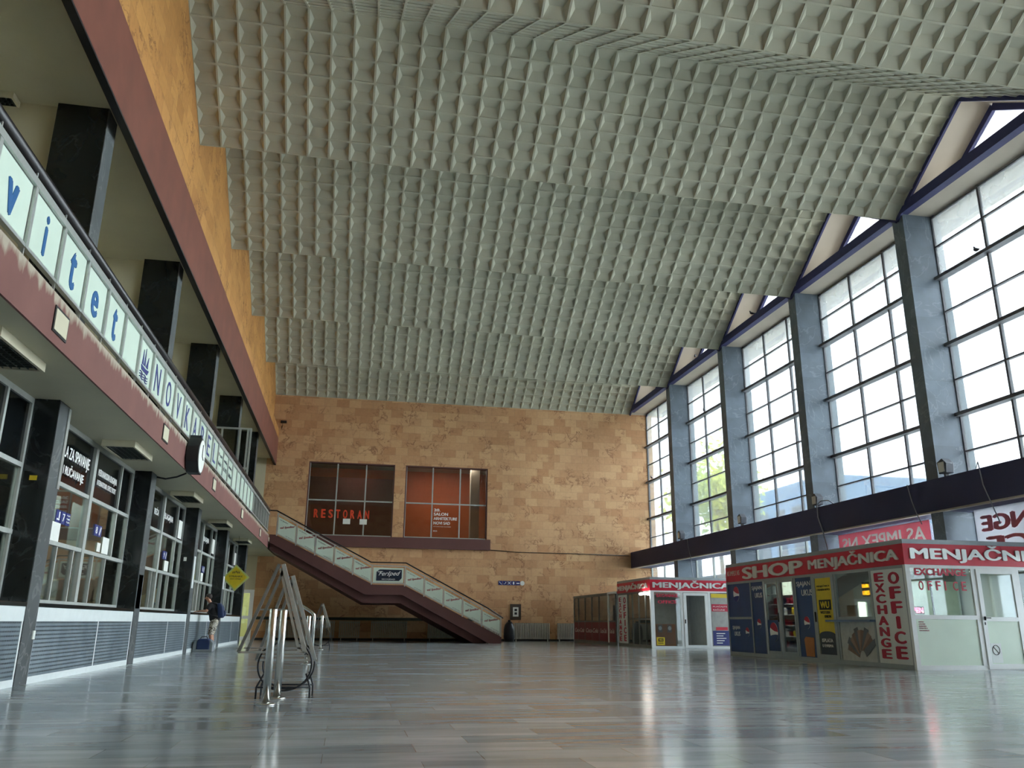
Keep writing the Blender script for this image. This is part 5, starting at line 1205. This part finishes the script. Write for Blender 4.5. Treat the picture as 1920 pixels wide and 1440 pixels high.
fs = [(i * n_ + j, i * n_ + (j + 1) % n_, (i + 1) * n_ + (j + 1) % n_, (i + 1) * n_ + j) for i in range(kk) for j in range(n_)]
m.add(vs, fs, True).build('hair', M_hair, pr)
m = MB()
for s in (-1, 1): m.box(BX - 0.283, BX - 0.262, BY + s * 0.034 - 0.012, BY + s * 0.034 + 0.012, 1.595, 1.604)
m.build('eyes', M_dark, pr)
MB().box(BX - 0.268, BX - 0.25, BY - 0.022, BY + 0.022, 1.518, 1.524).build('mouth', mat('lip', (150, 84, 76), 0.5), pr)
for s in (-1, 1):
    k = SK(); a = k.p((0.075, s * 0.12, 0.06), 0.055); k.chain(a, [((0.03, s * 0.12, 0.055), 0.056), ((-0.05, s * 0.13, 0.05), 0.052), ((-0.13, s * 0.135, 0.045), 0.045), ((-0.17, s * 0.135, 0.042), 0.035)])
    skin('shoe', M_dark, pr, k.v, k.e, k.r, 0, 1, P0)
bk = thing('backpack', 'navy backpack worn by the person at the counter', 'backpack', (BX + 0.25, BY, 1.0))
o = MB().prism([(BX + 0.165, 0.98), (BX + 0.3, 0.98), (BX + 0.34, 1.05), (BX + 0.3, 1.3), (BX + 0.2, 1.43), (BX + 0.1, 1.42), (BX + 0.13, 1.2)], 'y', BY - 0.16, BY + 0.16).build('pack_body', M_bagblue, bk, 0.045)
for p_ in o.data.polygons: p_.use_smooth = True
MB().prism([(BX + 0.32, 1.03), (BX + 0.375, 1.05), (BX + 0.365, 1.18), (BX + 0.31, 1.22)], 'y', BY - 0.12, BY + 0.12).build('front_pocket', M_bagblue, bk, 0.02)
for s in (-1, 1): MB().tube([(BX + 0.12, BY + s * 0.1, 1.4), (BX + 0.03, BY + s * 0.12, 1.435), (BX - 0.08, BY + s * 0.13, 1.44), (BX - 0.165, BY + s * 0.135, 1.38), (BX - 0.2, BY + s * 0.13, 1.28), (BX - 0.16, BY + s * 0.15, 1.14), (BX - 0.02, BY + s * 0.185, 1.06), (BX + 0.17, BY + s * 0.15, 1.02)], 0.014, 6).build('strap', M_dark, bk)
du = thing('duffel_bag', 'blue and grey travel bag standing on floor by the counter', 'bag', (-4.1, 27.15, 0))
MB().prism([(-4.3, 0.03), (-3.94, 0.03), (-3.93, 0.3), (-3.99, 0.38), (-4.25, 0.38), (-4.31, 0.3)], 'y', 26.98, 27.4).build('body', M_bagblue, du, 0.03)
MB().prism([(-4.41, 0.0), (-3.85, 0.0), (-3.84, 0.05), (-3.92, 0.08), (-4.34, 0.08), (-4.42, 0.05)], 'y', 26.97, 27.42).build('base', M_baggrey, du, 0.02)
MB().prism([(-3.945, 0.0), (-3.85, 0.03), (-3.84, 0.25), (-3.93, 0.36), (-3.965, 0.34)], 'y', 27.0, 27.42).build('end_panel', M_baggrey, du, 0.02)
MB().prism([(-4.41, 0.03), (-4.31, 0.0), (-4.28, 0.34), (-4.35, 0.34), (-4.42, 0.22)], 'y', 27.0, 27.42).build('end_panel', M_baggrey, du, 0.02)
MB().tube([(-4.22, 27.1, 0.38), (-4.2, 27.1, 0.43), (-4.05, 27.1, 0.44), (-4.02, 27.1, 0.38)], 0.013, 6).build('handle', M_dark, du)

def pigeon(x, y, z, rz, label):
    b = thing('pigeon', label, 'bird', (x, y, z), 'pigeons perched in the windows')
    k = SK(); c, s = math.cos(rz), math.sin(rz)
    def Q(u, h): return (u * c, u * s, h)
    a = k.p(Q(0, 0.12), 0.055); k.chain(a, [(Q(-0.08, 0.1), 0.035), (Q(-0.18, 0.07), 0.014)]); k.chain(a, [(Q(0.05, 0.16), 0.05), (Q(0.07, 0.22), 0.026), (Q(0.085, 0.255), 0.027), (Q(0.125, 0.25), 0.006)])
    skin('body', M_bird, b, k.v, k.e, k.r, 0, 1, (x, y, z))
    m = MB()
    for t in (-0.02, 0.02): m.tube([(x - s * t, y + c * t, z + 0.08), (x - s * t, y + c * t, z)], 0.005, 5)
    m.build('legs', M_redL, b)
pigeon(16.5, 18.0, 10.8, 1.3, 'pigeon perched on window bar right of the nearest column')
pigeon(16.5, 36.3, 10.8, 1.4, 'pigeon perched high in the second window from the end wall')
pigeon(16.5, 43.8, 8.74, 1.6, 'pigeon perched in the last window beside the end wall')
pigeon(15.62, 29.2, 13.08, 2.0, 'pigeon perched on the truss above the third column')
pigeon(15.62, 35.0, 13.08, 1.2, 'pigeon perched on the truss above the fourth column')
